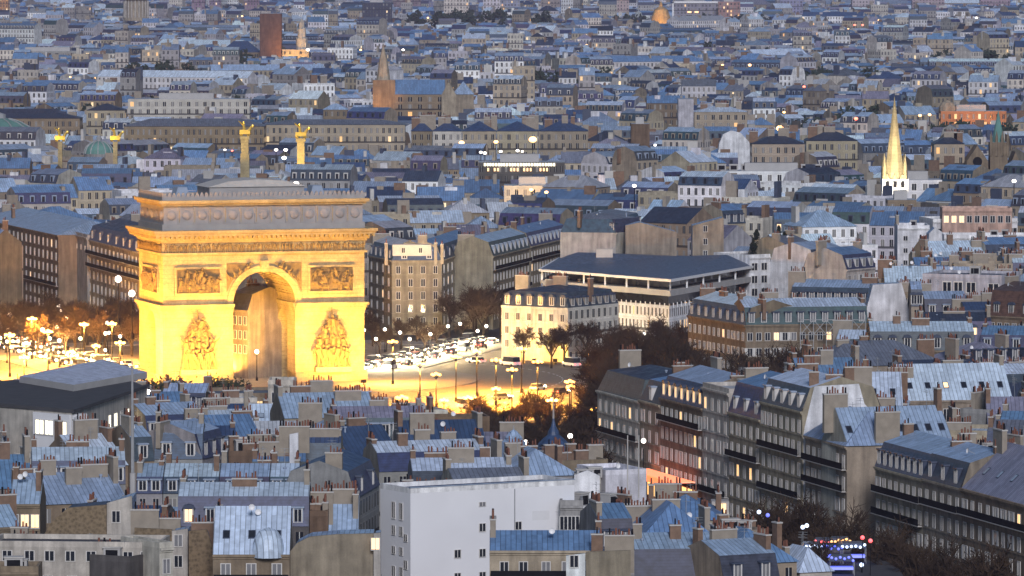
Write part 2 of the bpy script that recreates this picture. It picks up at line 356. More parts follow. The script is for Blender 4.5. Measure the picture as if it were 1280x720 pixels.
# ------------------------------------------------------------------ house geometry
FH = 3.1
def wall_quad(b, p, q, z0, z1, h, mat, col, bay=2.3):
    L = math.hypot(q[0] - p[0], q[1] - p[1]); n = max(1, round(L / bay)); v0, v1 = (z0 - h) / FH + 20, (z1 - h) / FH + 20
    b.face([(p[0], p[1], z0), (q[0], q[1], z0), (q[0], q[1], z1), (p[0], p[1], z1)], mat, col, [(0, v0), (n, v0), (n, v1), (0, v1)])
def slope(b, pts, mat, col):
    p = [Vector(q) for q in pts]; u = (p[1] - p[0]).normalized() if (p[1] - p[0]).length > 1e-6 else Vector((1, 0, 0))
    nn = (p[1] - p[0]).cross(p[2] - p[1]);
    if nn.length < 1e-6: return
    v = nn.normalized().cross(u)
    b.face(p, mat, col, [((q - p[0]).dot(u), (q - p[0]).dot(v)) for q in p])
def house_geo(bw, br, w, d, h, roof, wc, rc, rise=None, front='facade', side='wall', back='facade', z0=0.0, T=None, rr=random):
    """fills wall builder bw and roof builder br; T maps local points"""
    a, c = len(bw.v), len(br.v)
    mf, ms = M[front], M[side]
    wall_quad(bw, (0, 0), (w, 0), z0, h, h, mf, wc); wall_quad(bw, (w, d), (0, d), z0, h, h, M[back], wc)
    wall_quad(bw, (w, 0), (w, d), z0, h, h, ms, wc); wall_quad(bw, (0, d), (0, 0), z0, h, h, ms, wc)
    sl = RC['slate'] if rc[2] > .12 else rc
    sl = tuple(v * rr.uniform(.8, 1.5) for v in sl)
    if roof == 'flat':
        r = rise or .7; t = .35
        for q in ((0, w, 0, t), (0, w, d - t, d), (0, t, t, d - t), (w - t, w, t, d - t)): bw.box(q[0], q[1], q[2], q[3], h, h + r, M['wall'], tuple(min(.85, v * 1.15) for v in wc), False)
        slope(br, [(t, t, h + .1), (w - t, t, h + .1), (w - t, d - t, h + .1), (t, d - t, h + .1)], M['zinc' if rc[2] > .3 else 'wall'], rc)
    elif roof in ('mansard', 'gable'):
        if roof == 'mansard':
            i, r1 = 1.2, (rise or 3.4); r2 = .9 + .05 * d
            slope(br, [(0, -.15, h), (w, -.15, h), (w, i, h + r1), (0, i, h + r1)], M['slate'], sl)
            slope(br, [(w, d + .15, h), (0, d + .15, h), (0, d - i, h + r1), (w, d - i, h + r1)], M['slate'], sl)
        else: i, r1, r2 = 0, 0, (rise or .28 * d)
        o = .25 if roof == 'gable' else 0
        slope(br, [(0, i - o, h + r1 - (o * r2 / (d / 2))), (w, i - o, h + r1 - (o * r2 / (d / 2))), (w, d / 2, h + r1 + r2), (0, d / 2, h + r1 + r2)], M['zinc'], rc)
        slope(br, [(w, d - i, h + r1), (0, d - i, h + r1), (0, d / 2, h + r1 + r2), (w, d / 2, h + r1 + r2)], M['zinc'], rc)
        g = [(0, h), (i, h + r1), (d / 2, h + r1 + r2), (d - i, h + r1), (d, h)] if roof == 'mansard' else [(0, h), (d / 2, h + r2), (d, h)]
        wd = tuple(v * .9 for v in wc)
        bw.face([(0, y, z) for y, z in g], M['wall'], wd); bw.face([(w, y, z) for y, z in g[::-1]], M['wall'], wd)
    elif roof in ('mansard4', 'hip'):
        if roof == 'mansard4': i, r1 = 1.3, (rise or 3.3); r2 = 1.2
        else: i, r1, r2 = -.3, 0.02, (rise or .3 * min(w, d))
        A = [(0, 0), (w, 0), (w, d), (0, d)]; B = [(i, i), (w - i, i), (w - i, d - i), (i, d - i)]
        if roof == 'mansard4':
            for k in range(4):
                p, q, s, t = A[k], A[(k + 1) % 4], B[(k + 1) % 4], B[k]
                slope(br, [(p[0], p[1], h), (q[0], q[1], h), (s[0], s[1], h + r1), (t[0], t[1], h + r1)], M['slate'], sl)
        z1, z2 = h + r1, h + r1 + r2
        if w >= d:
            e = d / 2; r0, r9 = (e, d / 2, z2), (max(e, w - e), d / 2, z2)
        else:
            e = w / 2; r0, r9 = (w / 2, e, z2), (w / 2, max(e, d - e), z2)
        b3 = [(p[0], p[1], z1) for p in B]
        if w >= d:
            slope(br, [b3[0], b3[1], r9, r0], M['zinc'], rc); slope(br, [b3[1], b3[2], r9], M['zinc'], rc)
            slope(br, [b3[2], b3[3], r0, r9], M['zinc'], rc); slope(br, [b3[3], b3[0], r0], M['zinc'], rc)
        else:
            slope(br, [b3[0], b3[1], r0], M['zinc'], rc); slope(br, [b3[1], b3[2], r9, r0], M['zinc'], rc)
            slope(br, [b3[2], b3[3], r9], M['zinc'], rc); slope(br, [b3[3], b3[0], r0, r9], M['zinc'], rc)
    if T:
        for bb, s in ((bw, a), (br, c)):
            for k in range(s, len(bb.v)): bb.v[k] = T(bb.v[k])
HOUSES = []
def add_chimney(root, x, y, z, k=None, rz=0, s=1.0):
    k = random.randrange(len(CHM)) if k is None else k
    near = root.location.y < 800 and abs(root.location.x) < 100
    o = link('chimney', (CHN if near else CHM)[k][0], root, (x, y, z), rz, (s, s, s * random.uniform(.9, 1.15)))
    if near:
        for py_, pz, r, hh, red in CHM[k][1]: link('pot', POT[0 if red else 1], o, (0, py_, pz), 0, (r, r, hh))
    return o
def roof_z(roof, h, d, y, rise=None):
    if roof == 'flat': return h + .1
    if roof == 'gable':
        r = rise or .28 * d; return h + r * (1 - abs(y - d / 2) / (d / 2))
    if roof in ('mansard', 'mansard4'):
        r1 = rise or 3.4; return h + r1 + .3
    return h + (rise or .3 * d) * .5
def house(label, A, B, h, d=12, roof='mansard', wc='cream', rc='zinc', win=None, nf=3, dorm=0, dk='w', chim=2, balc=(), lit=0.05, sky=0, skk='d', rise=None, side='wall',
          front=None, name='townhouse', cat='house', group=None, ww=1.15, wh=1.95, kinds='ddpds', corn=True, wx=None, extra=2, hb=None, auto=False, z0=0.0):
    a, b = (G(A[0], A[1], h), G(B[0], B[1], h)) if not auto else (Vector(A), Vector(B))
    w = (b - a).xy.length; th = math.atan2(b.y - a.y, b.x - a.x)
    root = thing(name, label, cat, (a.x, a.y, 0), th, group)
    wcol = jit(WC[wc] if isinstance(wc, str) else wc, .08); rcol = jit(RC[rc] if isinstance(rc, str) else rc, .12)
    bw, br = MB(), MB()
    house_geo(bw, br, w, d, h, roof, wcol, rcol, rise, front or ('facade' if win is None else 'wall'), side, z0=z0)
    if corn and win:
        cc = tuple(min(.8, v * 1.15) for v in wcol)
        for z, p, t in ((h - .3, .35, .3), (h - .55, .15, .25)): bw.box(-.02, w + .02, -p, 0, z, z + t - .01, M['wall'], cc)
        for k in range(1, nf): bw.box(0, w, -.1, 0, h - .5 - FH * k, h - .3 - FH * k, M['wall'], cc)
    bw.obj('wall', root); br.obj('roof', root)
    if win:
        for k in range(nf):
            z = h - .55 - FH * (k + 1) + .35
            for i in range(win):
                x = (i + .5) * w / win if not wx else wx[i] * w
                kk = 'l' if random.random() < lit else random.choice(kinds)
                link('window', WM[kk], root, (x, -.03, z), 0, (ww, 1, wh))
            if k in balc:
                bb = MB(); bb.box(.1, w - .1, -.75, -.12, z - .16, z - .04, M['cap']); bb.box(.12, w - .12, -.74, -.68, z - .04, z + .85, M['iron'])
                bb.obj('balcony', root)
    if dorm:
        for i in range(dorm):
            x = (i + .5) * w / dorm; r1 = rise or 3.4
            link('dormer', DM['l' if (dk == 'l' or random.random() < lit * .6) else dk], root, (x, .1, h + .35), 0, (1, 1, min(1.15, r1 / 2.6)))
    if sky:
        rr = rise or .28 * d; an = math.atan2(d / 2, rr)
        for i in range(sky):
            x = (i + .5) * w / sky
            o = link('skylight', SKM['l' if random.random() < lit else skk], root, (x, d * .16, h + rr * .32 + .03), 0, (1, 1, 1.2)); o.rotation_euler = (-an, 0, 0)
    for k in range(chim):
        x = (0.4, w - .4, w * .5, w * .27, w * .75)[k % 5]; y = random.uniform(.3, .75) * d
        add_chimney(root, x, y, roof_z(roof, h, d, y, rise), None, math.pi / 2 if (k >= 2 or random.random() < .25) else 0)
    for k in range(extra):
        y = random.uniform(.3, .7) * d; x = random.uniform(.12, .88) * w; z = roof_z(roof, h, d, y, rise)
        q = random.random()
        if roof == 'flat' and q < .5: link('roof_unit', UNIT, root, (x, y, z), random.uniform(-.3, .3), (random.uniform(.6, 1.3), 1, random.uniform(.7, 1.4)))
        elif q < .42: link('roof_vent', VENT, root, (x, y, z - .25))
        elif q < .9: link('antenna', ANT, root, (x, y, z - .2), random.uniform(0, 3), (1, 1, random.uniform(.7, 1.2)))
        else: link('satellite_dish', DISH, root, (x, y * .6, z + .9), random.uniform(-.6, .6), (.8, .8, .8))
    ca, sa = math.cos(th), math.sin(th)
    poly = [(a.x + ca * x - sa * y, a.y + sa * x + ca * y) for x, y in ((0, 0), (w, 0), (w, d), (0, d))]
    claim([(a.x + ca * x - sa * y, a.y + sa * x + ca * y) for x, y in ((-1, -1), (w + 1, -1), (w + 1, d + 1), (-1, d + 1))])
    HOUSES.append((root, wc, rc, roof, w, h, dorm, chim, label)); root['_w'] = w
    return root
def gable(label, px, h0, D, depth, wc='white', mat='wall', rc='zinc', wins=(), cat='house', name='townhouse', chim=0, group=None):
    """blind end wall with the given outline (photo pixels at distance D), the house running back behind it"""
    pts = [(X(x, D), Z(y, D)) for x, y in px]
    x0 = min(p[0] for p in pts)
    root = thing(name, label, cat, (x0, D, 0), 0, group)
    q = [(x - x0, z) for x, z in pts]
    zb = 0.0
    lo = [p for p in q]; wcol = jit(WC[wc], .05)
    bw = MB(); xl, xr = min(p[0] for p in q), max(p[0] for p in q)
    poly = [(xl, zb)] + q + [(xr, zb)]
    bw.prism(poly, 0, .6, M[mat], wcol); bw.column([(xl + .05, .6), (xr - .05, .6), (xr - .05, depth), (xl + .05, depth)], zb, min(p[1] for p in q), M['wall'], wcol); bw.obj('wall', root)
    br = MB()
    top = [(min(max(x, .1), xr - .1), z - .35) for x, z in q]
    for p, r in zip(top, top[1:]): slope(br, [(p[0], .6, p[1]), (r[0], .6, r[1]), (r[0], depth, r[1]), (p[0], depth, p[1])][::-1], M['zinc'], jit(RC[rc]))
    br.obj('roof', root)
    for wx, wy, kk in wins: link('window', WM[kk], root, (X(wx, D) - x0, -.03, Z(wy, D) - .8), 0, (1.15, 1, 1.6))
    for k in range(chim): add_chimney(root, xl + (xr - xl) * (k + .5) / chim, random.uniform(1, 4), max(p[1] for p in q) - .6, None, math.pi / 2)
    claim([(x0 - 1, D - 1), (x0 + xr + 1, D - 1), (x0 + xr + 1, D + depth + 1), (x0 - 1, D + depth + 1)])
    HOUSES.append((root, wc, rc, 'gable', xr, 20, 0, chim, label))
    return root
def aD(px): return 270.3 / ((px - CX) / F + .2713)
def ave(label, pa, ya, pb, **kw):
    """house of the dark avenue between photo columns pa and pb, eave seen at row ya at its left end"""
    A, B = (X(pa, aD(pa)), aD(pa), 0), (X(pb, aD(pb)), aD(pb), 0)
    h = CH - aD(pa) * (ya + 75) / F
    d = kw.pop('d', 13); roof = kw.pop('roof', 'mansard'); wc = kw.pop('wc', 'cream'); rc = kw.pop('rc', 'zinc')
    return house(label, A, B, h, d, roof, wc, rc, auto=True, group='facades along the dark avenue', **kw)
def ix(name_root, px, py, h, back=0):       # local point of a root from a pixel at height h
    p = G(px, py, h); m = name_root.matrix_basis.inverted(); return m @ p
# ------------------------------------------------------------------ ground, roads, plaza
TH = R(16.9); CL = G(204, 482, 0); AD = Vector((math.cos(TH), math.sin(TH), 0)); AC = CL + AD * 22.3
PC = Vector((AC.x, AC.y + 11, 0))
b = MB(); b.face([(-2600, -400, 0), (2600, -400, 0), (2600, 15000, 0), (-2600, 15000, 0)], m_plain('street_ground', (.05, .05, .052), .9, .3, .05)); struct(b.obj('ground'))
asph = m_plain('asphalt', (.055, .052, .05), .75, .3, .3); paving = m_plain('granite_setts', (.23, .19, .15), .8, .3, .7); pave = m_plain('pavement_stone', (.24, .22, .2), .85, .25, .4)
def disc(name, r0, r1, z, mat, seg=72, sides=0):
    b = MB()
    for k in range(seg):
        a0, a1 = 2 * math.pi * k / seg, 2 * math.pi * (k + 1) / seg
        P = lambda r, a, zz: (PC.x + r * math.cos(a), PC.y + r * math.sin(a), zz)
        b.face([P(r0, a0, z), P(r1, a0, z), P(r1, a1, z), P(r0, a1, z)], mat)
        if sides:
            b.face([P(r1, a0, z - sides), P(r1, a1, z - sides), P(r1, a1, z), P(r1, a0, z)], mat)
            if r0 > 0: b.face([P(r0, a1, z - sides), P(r0, a0, z - sides), P(r0, a0, z), P(r0, a1, z)], mat)
    return struct(b.obj(name))
disc('ring_road', 0, 112, .012, paving)
disc('plaza_pavement', 0, 46, .15, pave, sides=.14)
disc('outer_pavement', 112, 124, .15, pave, sides=.14)
white = m_plain('road_paint', (.7, .7, .68), .7, .15, 1)
b = MB()
for r in (64, 82, 98):
    for k in range(110):
        a = 2 * math.pi * k / 110; e = a + .028
        b.face([(PC.x + q * math.cos(t), PC.y + q * math.sin(t), .018) for q, t in ((r, a), (r + .3, a), (r + .3, e), (r, e))], white)
struct(b.obj('road_marking'))
def road(name, pts, wid, z=.006, mat=None):
    b = MB(); u = 0
    for p, q in zip(pts, pts[1:]):
        p, q = Vector(p), Vector(q); d = (q - p).normalized(); n = Vector((-d.y, d.x)) * wid / 2
        b.face([(p.x + n.x, p.y + n.y, z), (p.x - n.x, p.y - n.y, z), (q.x - n.x, q.y - n.y, z), (q.x + n.x, q.y + n.y, z)], mat or asph)
        for s in (-1, 1):
            o = n * s * 1.0; o2 = n * s * (1 + 8 / wid)
            r = [(p.x + o.x, p.y + o.y), (q.x + o.x, q.y + o.y), (q.x + o2.x, q.y + o2.y), (p.x + o2.x, p.y + o2.y)]
            kb.column(r, 0, .14 if s > 0 else .141, pave)
        L = (q - p).length; k = 0
        while k < L:
            c = p + d * k; nn = n.normalized() * .1; e = c + d * 3
            mk.face([(c.x + nn.x, c.y + nn.y, z + .005), (c.x - nn.x, c.y - nn.y, z + .005), (e.x - nn.x, e.y - nn.y, z + .005), (e.x + nn.x, e.y + nn.y, z + .005)], white); k += 9
    struct(b.obj(name))
kb, mk = MB(), MB()
def XY(px, py): p = G(px, py); return (p.x, p.y)
LT = [XY(452, 464), XY(606, 427)]           # avenue with the queue of cars, leaving the plaza
LA = [XY(150, 466), XY(-20, 424)]           # broad avenue on the left
RA = [(2, 985), (62, 720)]                  # dark avenue on the right
road('avenue', LT, 13); road('avenue', LA, 22); road('avenue', RA, 16)
struct(kb.obj('kerbed_pavement')); struct(mk.obj('lane_marking'))
claim([(PC.x + 130 * math.cos(t), PC.y + 130 * math.sin(t)) for t in [R(10 * k) for k in range(36)]])
def corridor(p, q, wl):
    p, q = Vector(p[:2]), Vector(q[:2]); d = (q - p).normalized(); n = Vector((-d.y, d.x)) * wl
    claim([p + n, p - n, q - n, q + n])
corridor(LT[0], XY(640, 405), 13); corridor(LA[0], XY(-60, 412), 24); corridor(RA[0], RA[1], 17)
claim([(-60, 1100), (-26, 915), (26, 915), (22, 1100)])      # planted approach to the plaza, nearest the camera

# ------------------------------------------------------------------ triumphal arch
ARW, ARD = 22.3, 22.0
arch = thing('triumphal_arch', 'floodlit golden triumphal arch with carved reliefs standing in the round plaza', 'monument', AC, TH)
S, SD = M['archstone'], M['archdark']
def solid(name, build, parent=None):
    b = MB(); build(b); return b.mesh(name, merge=True)
def arch_profile(hw, zs, z0=-1.0, n=20):
    return [(-hw, z0), (hw, z0)] + [(hw * math.cos(math.pi * k / n), zs + hw * math.sin(math.pi * k / n)) for k in range(n + 1)]
body_me = solid('body', lambda b: b.box(-ARW, ARW, 0, ARD, 0, 27.8, S))
cut1 = solid('cutter', lambda b: b.prism(arch_profile(6.9, 17.2), -3, ARD + 3, S))
cut2 = solid('cutter', lambda b: b.prism([(x, z) for x, z in arch_profile(4.2, 11.2)], -ARW - 3, ARW + 3, S))
cut2.transform(Matrix.Translation((0, ARD / 2, 0)) @ Matrix.Rotation(R(90), 4, 'Z'))
bo = link('body', body_me); cs = [link('cutter', cut1), link('cutter', cut2)]
for c in cs:
    md = bo.modifiers.new('cut', 'BOOLEAN'); md.object = c; md.operation = 'DIFFERENCE'; md.solver = 'EXACT'
dg = bpy.context.evaluated_depsgraph_get(); fin = bpy.data.meshes.new_from_object(bo.evaluated_get(dg)); bo.modifiers.clear(); bo.data = fin
for c in cs: bpy.data.objects.remove(c)
bo.parent = arch
def ring_box(b, p, z0, z1, mat=None): b.box(-ARW - p, ARW + p, -p, ARD + p, z0, z1, mat or S)
def apart(name, fn, mat=None):
    b = MB(); fn(b); return b.obj(name, arch)
# impost moulding: one band round each pier, open at the arches
def impost(b):
    for s in (-1, 1):
        x0, x1 = (-ARW, -6.9) if s < 0 else (6.9, ARW)
        for z0, z1, p in ((15.4, 16.0, .25), (16.003, 16.6, .5), (16.603, 17.2, .85)):
            b.box(x0 - p * (1 if s < 0 else -0), x1 + p * (1 if s > 0 else 0), -p, 0, z0, z1, S)
            b.box(x0 - p * (1 if s < 0 else -0), x1 + p * (1 if s > 0 else 0), ARD, ARD + p, z0, z1, S)
            e = s * ARW
            b.box(min(e, e + s * p), max(e, e + s * p), 0, ARD, z0, z1, S)
            i = s * 6.9; b.box(min(i, i - s * p * .5), max(i, i - s * p * .5), .01, ARD - .01, z0, z1, S)
apart('impost_moulding', impost)
def plinth(b):
    for s in (-1, 1):
        x0, x1 = sorted((s * 6.9, s * (ARW + .5)))
        for y0, y1 in ((-.5, 6.7), (15.3, ARD + .5)): b.box(x0, x1, y0, y1, 0, 2.2, S)
apart('plinth', plinth)
def archivolt(b):
    n = 24
    for y0, y1 in (((-.35, 0),) if b.front else ((ARD, ARD + .35),)):
        for r0, r1, dy in ((6.9, 7.5, .6), (7.5, 8.2, 1.0)):
            for k in range(n):
                a, e = math.pi * k / n, math.pi * (k + 1) / n
                q = [(r * math.cos(t), 17.2 + r * math.sin(t)) for r, t in ((r0, a), (r1, a), (r1, e), (r0, e))]
                b.prism(q, y0 * dy if y0 < 0 else y0, y1 if y0 < 0 else y0 + .35 * dy, S)
for fr_ in (True, False):
    bb_ = MB(); bb_.front = fr_; archivolt(bb_); bb_.obj('archivolt', arch)
apart('keystone', lambda b: b.prism([(-.7, 24), (.7, 24), (1.0, 26.4), (-1.0, 26.4)], -.8, 0, S))
def cornice(b):
    ring_box(b, .5, 27.8, 28.3); ring_box(b, .45, 30.4, 30.9)
    ring_box(b, .9, 30.903, 31.3); ring_box(b, 2.0, 31.9, 32.5); ring_box(b, 2.4, 32.503, 33.1)
    ring_box(b, 1.0, 31.303, 31.897)
    n = 46
    for k in range(n):
        x = -ARW - 1.6 + (2 * ARW + 3.2) * k / (n - 1); b.box(x - .22, x + .22, -1.9, -1.0, 31.35, 31.85, S)
    for k in range(24):
        y = -.8 + (ARD + 1.6) * k / 23; b.box(-ARW - 1.9, -ARW - 1.0, y - .22, y + .22, 31.35, 31.85, S)
apart('cornice', cornice)
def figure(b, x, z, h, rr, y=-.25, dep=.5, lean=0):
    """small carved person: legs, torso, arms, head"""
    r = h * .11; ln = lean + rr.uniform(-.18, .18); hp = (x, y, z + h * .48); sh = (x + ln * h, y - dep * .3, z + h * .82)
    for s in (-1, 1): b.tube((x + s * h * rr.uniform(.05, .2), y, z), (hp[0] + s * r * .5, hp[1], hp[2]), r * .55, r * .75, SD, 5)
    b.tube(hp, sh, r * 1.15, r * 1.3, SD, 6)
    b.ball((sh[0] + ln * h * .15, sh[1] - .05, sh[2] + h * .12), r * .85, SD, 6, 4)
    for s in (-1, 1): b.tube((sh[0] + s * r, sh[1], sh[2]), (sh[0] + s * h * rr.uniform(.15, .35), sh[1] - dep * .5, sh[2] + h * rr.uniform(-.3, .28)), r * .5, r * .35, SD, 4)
def frieze(b):
    b.box(-ARW - .15, ARW + .15, -.15, ARD + .15, 28.303, 30.4, S)
    rr = random.Random(5); x = -ARW + .6
    while x < ARW - .3:
        figure(b, x, 28.35, rr.uniform(1.6, 1.95), rr, -.3, .3); x += rr.uniform(.55, .95)
f1 = apart('frieze', frieze)
def side_frieze(b):
    rr = random.Random(6); x = .5
    while x < ARD - .3: figure(b, x, 28.35, rr.uniform(1.6, 1.95), rr, -.3, .3); x += rr.uniform(.55, .95)
o = apart('side_frieze', side_frieze); o.rotation_euler = (0, 0, -R(90)); o.location = (-ARW, ARD, 0)
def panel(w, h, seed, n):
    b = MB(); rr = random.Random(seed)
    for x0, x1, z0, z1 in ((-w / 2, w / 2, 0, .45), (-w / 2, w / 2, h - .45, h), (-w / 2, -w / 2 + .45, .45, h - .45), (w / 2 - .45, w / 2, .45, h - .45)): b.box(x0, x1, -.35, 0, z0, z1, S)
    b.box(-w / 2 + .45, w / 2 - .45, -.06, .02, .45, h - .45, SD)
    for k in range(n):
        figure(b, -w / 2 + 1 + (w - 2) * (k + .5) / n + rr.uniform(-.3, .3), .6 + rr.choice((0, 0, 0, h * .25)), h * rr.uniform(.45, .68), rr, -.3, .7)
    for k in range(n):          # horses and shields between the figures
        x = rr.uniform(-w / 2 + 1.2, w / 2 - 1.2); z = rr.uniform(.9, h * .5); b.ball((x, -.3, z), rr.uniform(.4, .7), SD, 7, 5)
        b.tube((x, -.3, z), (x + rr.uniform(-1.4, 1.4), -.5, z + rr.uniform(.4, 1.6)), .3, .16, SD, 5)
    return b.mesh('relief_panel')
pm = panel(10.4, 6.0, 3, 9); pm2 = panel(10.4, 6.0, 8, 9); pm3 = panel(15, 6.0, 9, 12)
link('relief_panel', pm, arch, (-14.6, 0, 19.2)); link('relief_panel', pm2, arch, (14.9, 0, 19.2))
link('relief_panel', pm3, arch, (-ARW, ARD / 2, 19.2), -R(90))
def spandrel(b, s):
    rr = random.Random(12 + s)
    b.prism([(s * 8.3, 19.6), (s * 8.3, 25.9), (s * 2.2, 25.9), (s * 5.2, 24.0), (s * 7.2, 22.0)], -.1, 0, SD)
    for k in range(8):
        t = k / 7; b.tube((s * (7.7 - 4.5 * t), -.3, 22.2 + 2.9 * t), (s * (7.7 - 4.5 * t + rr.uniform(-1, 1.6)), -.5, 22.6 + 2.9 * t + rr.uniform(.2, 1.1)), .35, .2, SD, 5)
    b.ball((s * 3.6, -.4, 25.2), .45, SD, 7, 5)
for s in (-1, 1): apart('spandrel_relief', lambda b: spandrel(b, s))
def trophy(seed):
    """towering carved group: winged figure over a crowd of soldiers"""
    b = MB(); rr = random.Random(seed)
    b.box(-4.0, 4.0, -1.5, 0, .0, 1.1, S)
    for k in range(6): figure(b, -3.0 + 1.2 * k, 1.1, rr.uniform(4.0, 5.0), rr, -.9, .9)
    for k in range(5): figure(b, -2.7 + 1.35 * k, 3.6, rr.uniform(4.0, 4.6), rr, -.7, .8)
    for k in range(3): figure(b, -1.7 + 1.7 * k, 6.2, rr.uniform(3.6, 4.2), rr, -.55, .7)
    figure(b, .1, 7.8, 4.6, rr, -.9, .8, .06)
    for s in (-1, 1):
        for j in range(5): b.tube((s * .5, -.5, 10.6), (s * (1.2 + .45 * j), -.5, 12.2 - 1.1 * j), .4, .16, SD, 5)
    b.tube((0, -.5, 11.5), (-.3, -.6, 13.9), .2, .1, SD, 5)
    for k in range(34):
        t = rr.random(); z = 1.4 + 8.5 * t; hw = 3.5 * (1 - .55 * t); x = rr.uniform(-hw, hw)
        b.ball((x, -.45, z), rr.uniform(.45, .85), SD, 7, 5, rr.uniform(.8, 1.5))
    return b.mesh('sculpture_group')
link('sculpture_group', trophy(21), arch, (-14.7, -.3, 2.2)); link('sculpture_group', trophy(22), arch, (15.0, -.3, 2.2))
apart('attic', lambda b: (b.box(-ARW + .3, ARW - .3, .3, ARD - .3, 33.1, 38.3, M['archattic']), b.box(-ARW - .1, ARW + .1, -.1, ARD + .1, 33.1, 34.4, M['archattic'])) if M.setdefault('archattic', m_plain('weathered_limestone', (.34, .33, .325), .92, .25, .5)) else None)  # attic stone greyed in colour to stand for stone the floodlights miss
n = 13
sh = MB(); sh.lathe([(0, .45), (.5, .4), (.85, .28), (1.05, .1), (1.05, 0)], M['archattic'], 14); shm = sh.mesh('shield'); shm.transform(Matrix.Rotation(R(90), 4, 'X'))
pl = MB(); pl.box(-.32, .32, -.3, 0, 0, 3.7, M['archattic']); pl.box(-.08, .08, -.36, -.3, .3, 3.4, S); plm = pl.mesh('pilaster')
for k in range(n):
    x = -ARW + 2 + (2 * ARW - 4) * k / (n - 1); link('shield', shm, arch, (x, .3, 36.3))
    if k < n - 1: link('pilaster', plm, arch, (x + (2 * ARW - 4) / (n - 1) / 2, .3, 34.45))
for k in range(5):
    link('shield', shm, arch, (-ARW + .3, 2.5 + 4.25 * k, 36.3), -R(90))
def attic_cornice(b):
    ring_box(b, .35, 38.3, 38.8); ring_box(b, .9, 38.803, 39.5)
apart('attic_cornice', attic_cornice)
def crest(b):
    b.box(-ARW - .1, ARW + .1, -.1, .5, 39.5, 40.3, M['archattic']); b.box(-ARW - .1, ARW + .1, ARD - .5, ARD + .1, 39.5, 40.3, M['archattic'])
    for e in (-ARW - .1, ARW - .5): b.box(e, e + .6, .5, ARD - .5, 39.5, 40.3, M['archattic'])
    rr = random.Random(4)
    for k in range(44):
        x = -ARW + .5 + (2 * ARW - 1) * k / 43; b.prism([(x - .42, 40.3), (x + .42, 40.3), (x + .3, 40.9), (x, 41.25), (x - .3, 40.9)], -.05, .3, M['archattic'])
    for k in range(20):
        y = .6 + (ARD - 1.2) * k / 19; b.box(-ARW - .05, -ARW + .3, y - .36, y + .36, 40.3, 41.1, M['archattic'])
apart('crest', crest)
def terrace(b):
    b.box(-ARW + .5, ARW - .5, .5, ARD - .5, 39.5, 39.8, M['archattic'])
    b.box(-10.5, 10.5, 6, 17, 39.8, 42.0, M['archattic'])
    b.prism([(-11, 42.0), (11, 42.0), (6.5, 43.2), (0, 43.6), (-6.5, 43.2)], 5.6, 17.4, M['cap'])
    for x in (-16, 14): b.prism([(x - 1.6, 39.8), (x + 1.6, 39.8), (x + 1.0, 42), (x - 1.0, 42)], 8, 12, M['zincc'])
apart('roof_terrace', terrace)
# coffers of the vault
def coffers(b):
    for k in range(11):
        a = math.pi * (k + .5) / 11
        for j in range(7):
            y = 2 + j * 3.0; P = lambda r, t, yy: (r * math.cos(t), yy, 17.2 + r * math.sin(t))
            for (t0, t1, y0, y1) in ((a - .12, a + .12, y - 1.35, y - 1.0), (a - .12, a + .12, y + 1.0, y + 1.35), (a - .12, a - .07, y - 1, y + 1), (a + .07, a + .12, y - 1, y + 1)):
                b.face([P(6.68, t0, y0), P(6.68, t1, y0), P(6.68, t1, y1), P(6.68, t0, y1)], S); b.face([P(6.9, t0, y0), P(6.68, t0, y0), P(6.68, t0, y1), P(6.9, t0, y1)], S); b.face([P(6.9, t1, y0), P(6.68, t1, y0), P(6.68, t1, y1), P(6.9, t1, y1)], S)
apart('vault_coffers', coffers)
# floodlights on the pavement
fb = MB(); fb.box(-.5, .5, -.35, .35, .5, 1.2, M['iron']); fb.box(-.4, .4, -.3, .3, 0, .12, M['iron']); fb.tube((0, 0, .1), (0, 0, .6), .08, .08, M['iron'], 6); fb.face([(-.42, .36, .56), (-.42, .36, 1.14), (.42, .36, 1.14), (.42, .36, .56)], M['lampo'])
fbm = fb.mesh('floodlight')
FL = [(-18.5, -13, -16, 12), (-10.5, -13, -13, 13), (10.5, -13, 13, 13), (18.5, -13, 16.5, 12), (0, -15, 0, 25), (-ARW - 12, 5, -ARW, 14), (-ARW - 12, 17, -ARW, 14)]
FP = ['left outer', 'left inner', 'right inner', 'right outer', 'middle', 'near flank', 'far flank']
Ma = Matrix.Translation(AC) @ Matrix.Rotation(TH, 4, 'Z')
def spot(p, t, e, size, col=(1, .5, .075), rad=.5, blend=.7):
    l = bpy.data.lights.new('floodlight_beam', 'SPOT'); l.energy = e; l.color = col; l.spot_size = R(size); l.spot_blend = blend; l.shadow_soft_size = rad
    o = bpy.data.objects.new('floodlight_beam', l); COL.objects.link(o); o.location = p; o.rotation_euler = (Vector(t) - Vector(p)).to_track_quat('-Z', 'Y').to_euler()
for (x, y, tx, tz), nm in zip(FL, FP):
    p = Ma @ Vector((x, y, .15)); t = Ma @ Vector((tx, 0 if y < 0 else y, tz))
    o = link('floodlight', fbm, None, p, math.atan2(t.y - p.y, t.x - p.x) - math.pi / 2); tag(o, 'black floodlight on the pavement aimed at the arch, %s one' % nm, 'floodlight', 'floodlights round the arch')
    spot(p + Vector((0, 0, 1.6)), t, 56000 if y < 0 else 9000, 104)
for (x, y) in ((-4.5, 5), (4.5, 17), (-5, 16)): spot(Ma @ Vector((x, y, 1.2)), Ma @ Vector((-x * .8, 11, 20)), 14000, 120)
spot(Ma @ Vector((-14, 11, 1.0)), Ma @ Vector((-16, 11, 15)), 1500, 140); spot(Ma @ Vector((14, 11, 1.0)), Ma @ Vector((14, 11, 15)), 3000, 140)
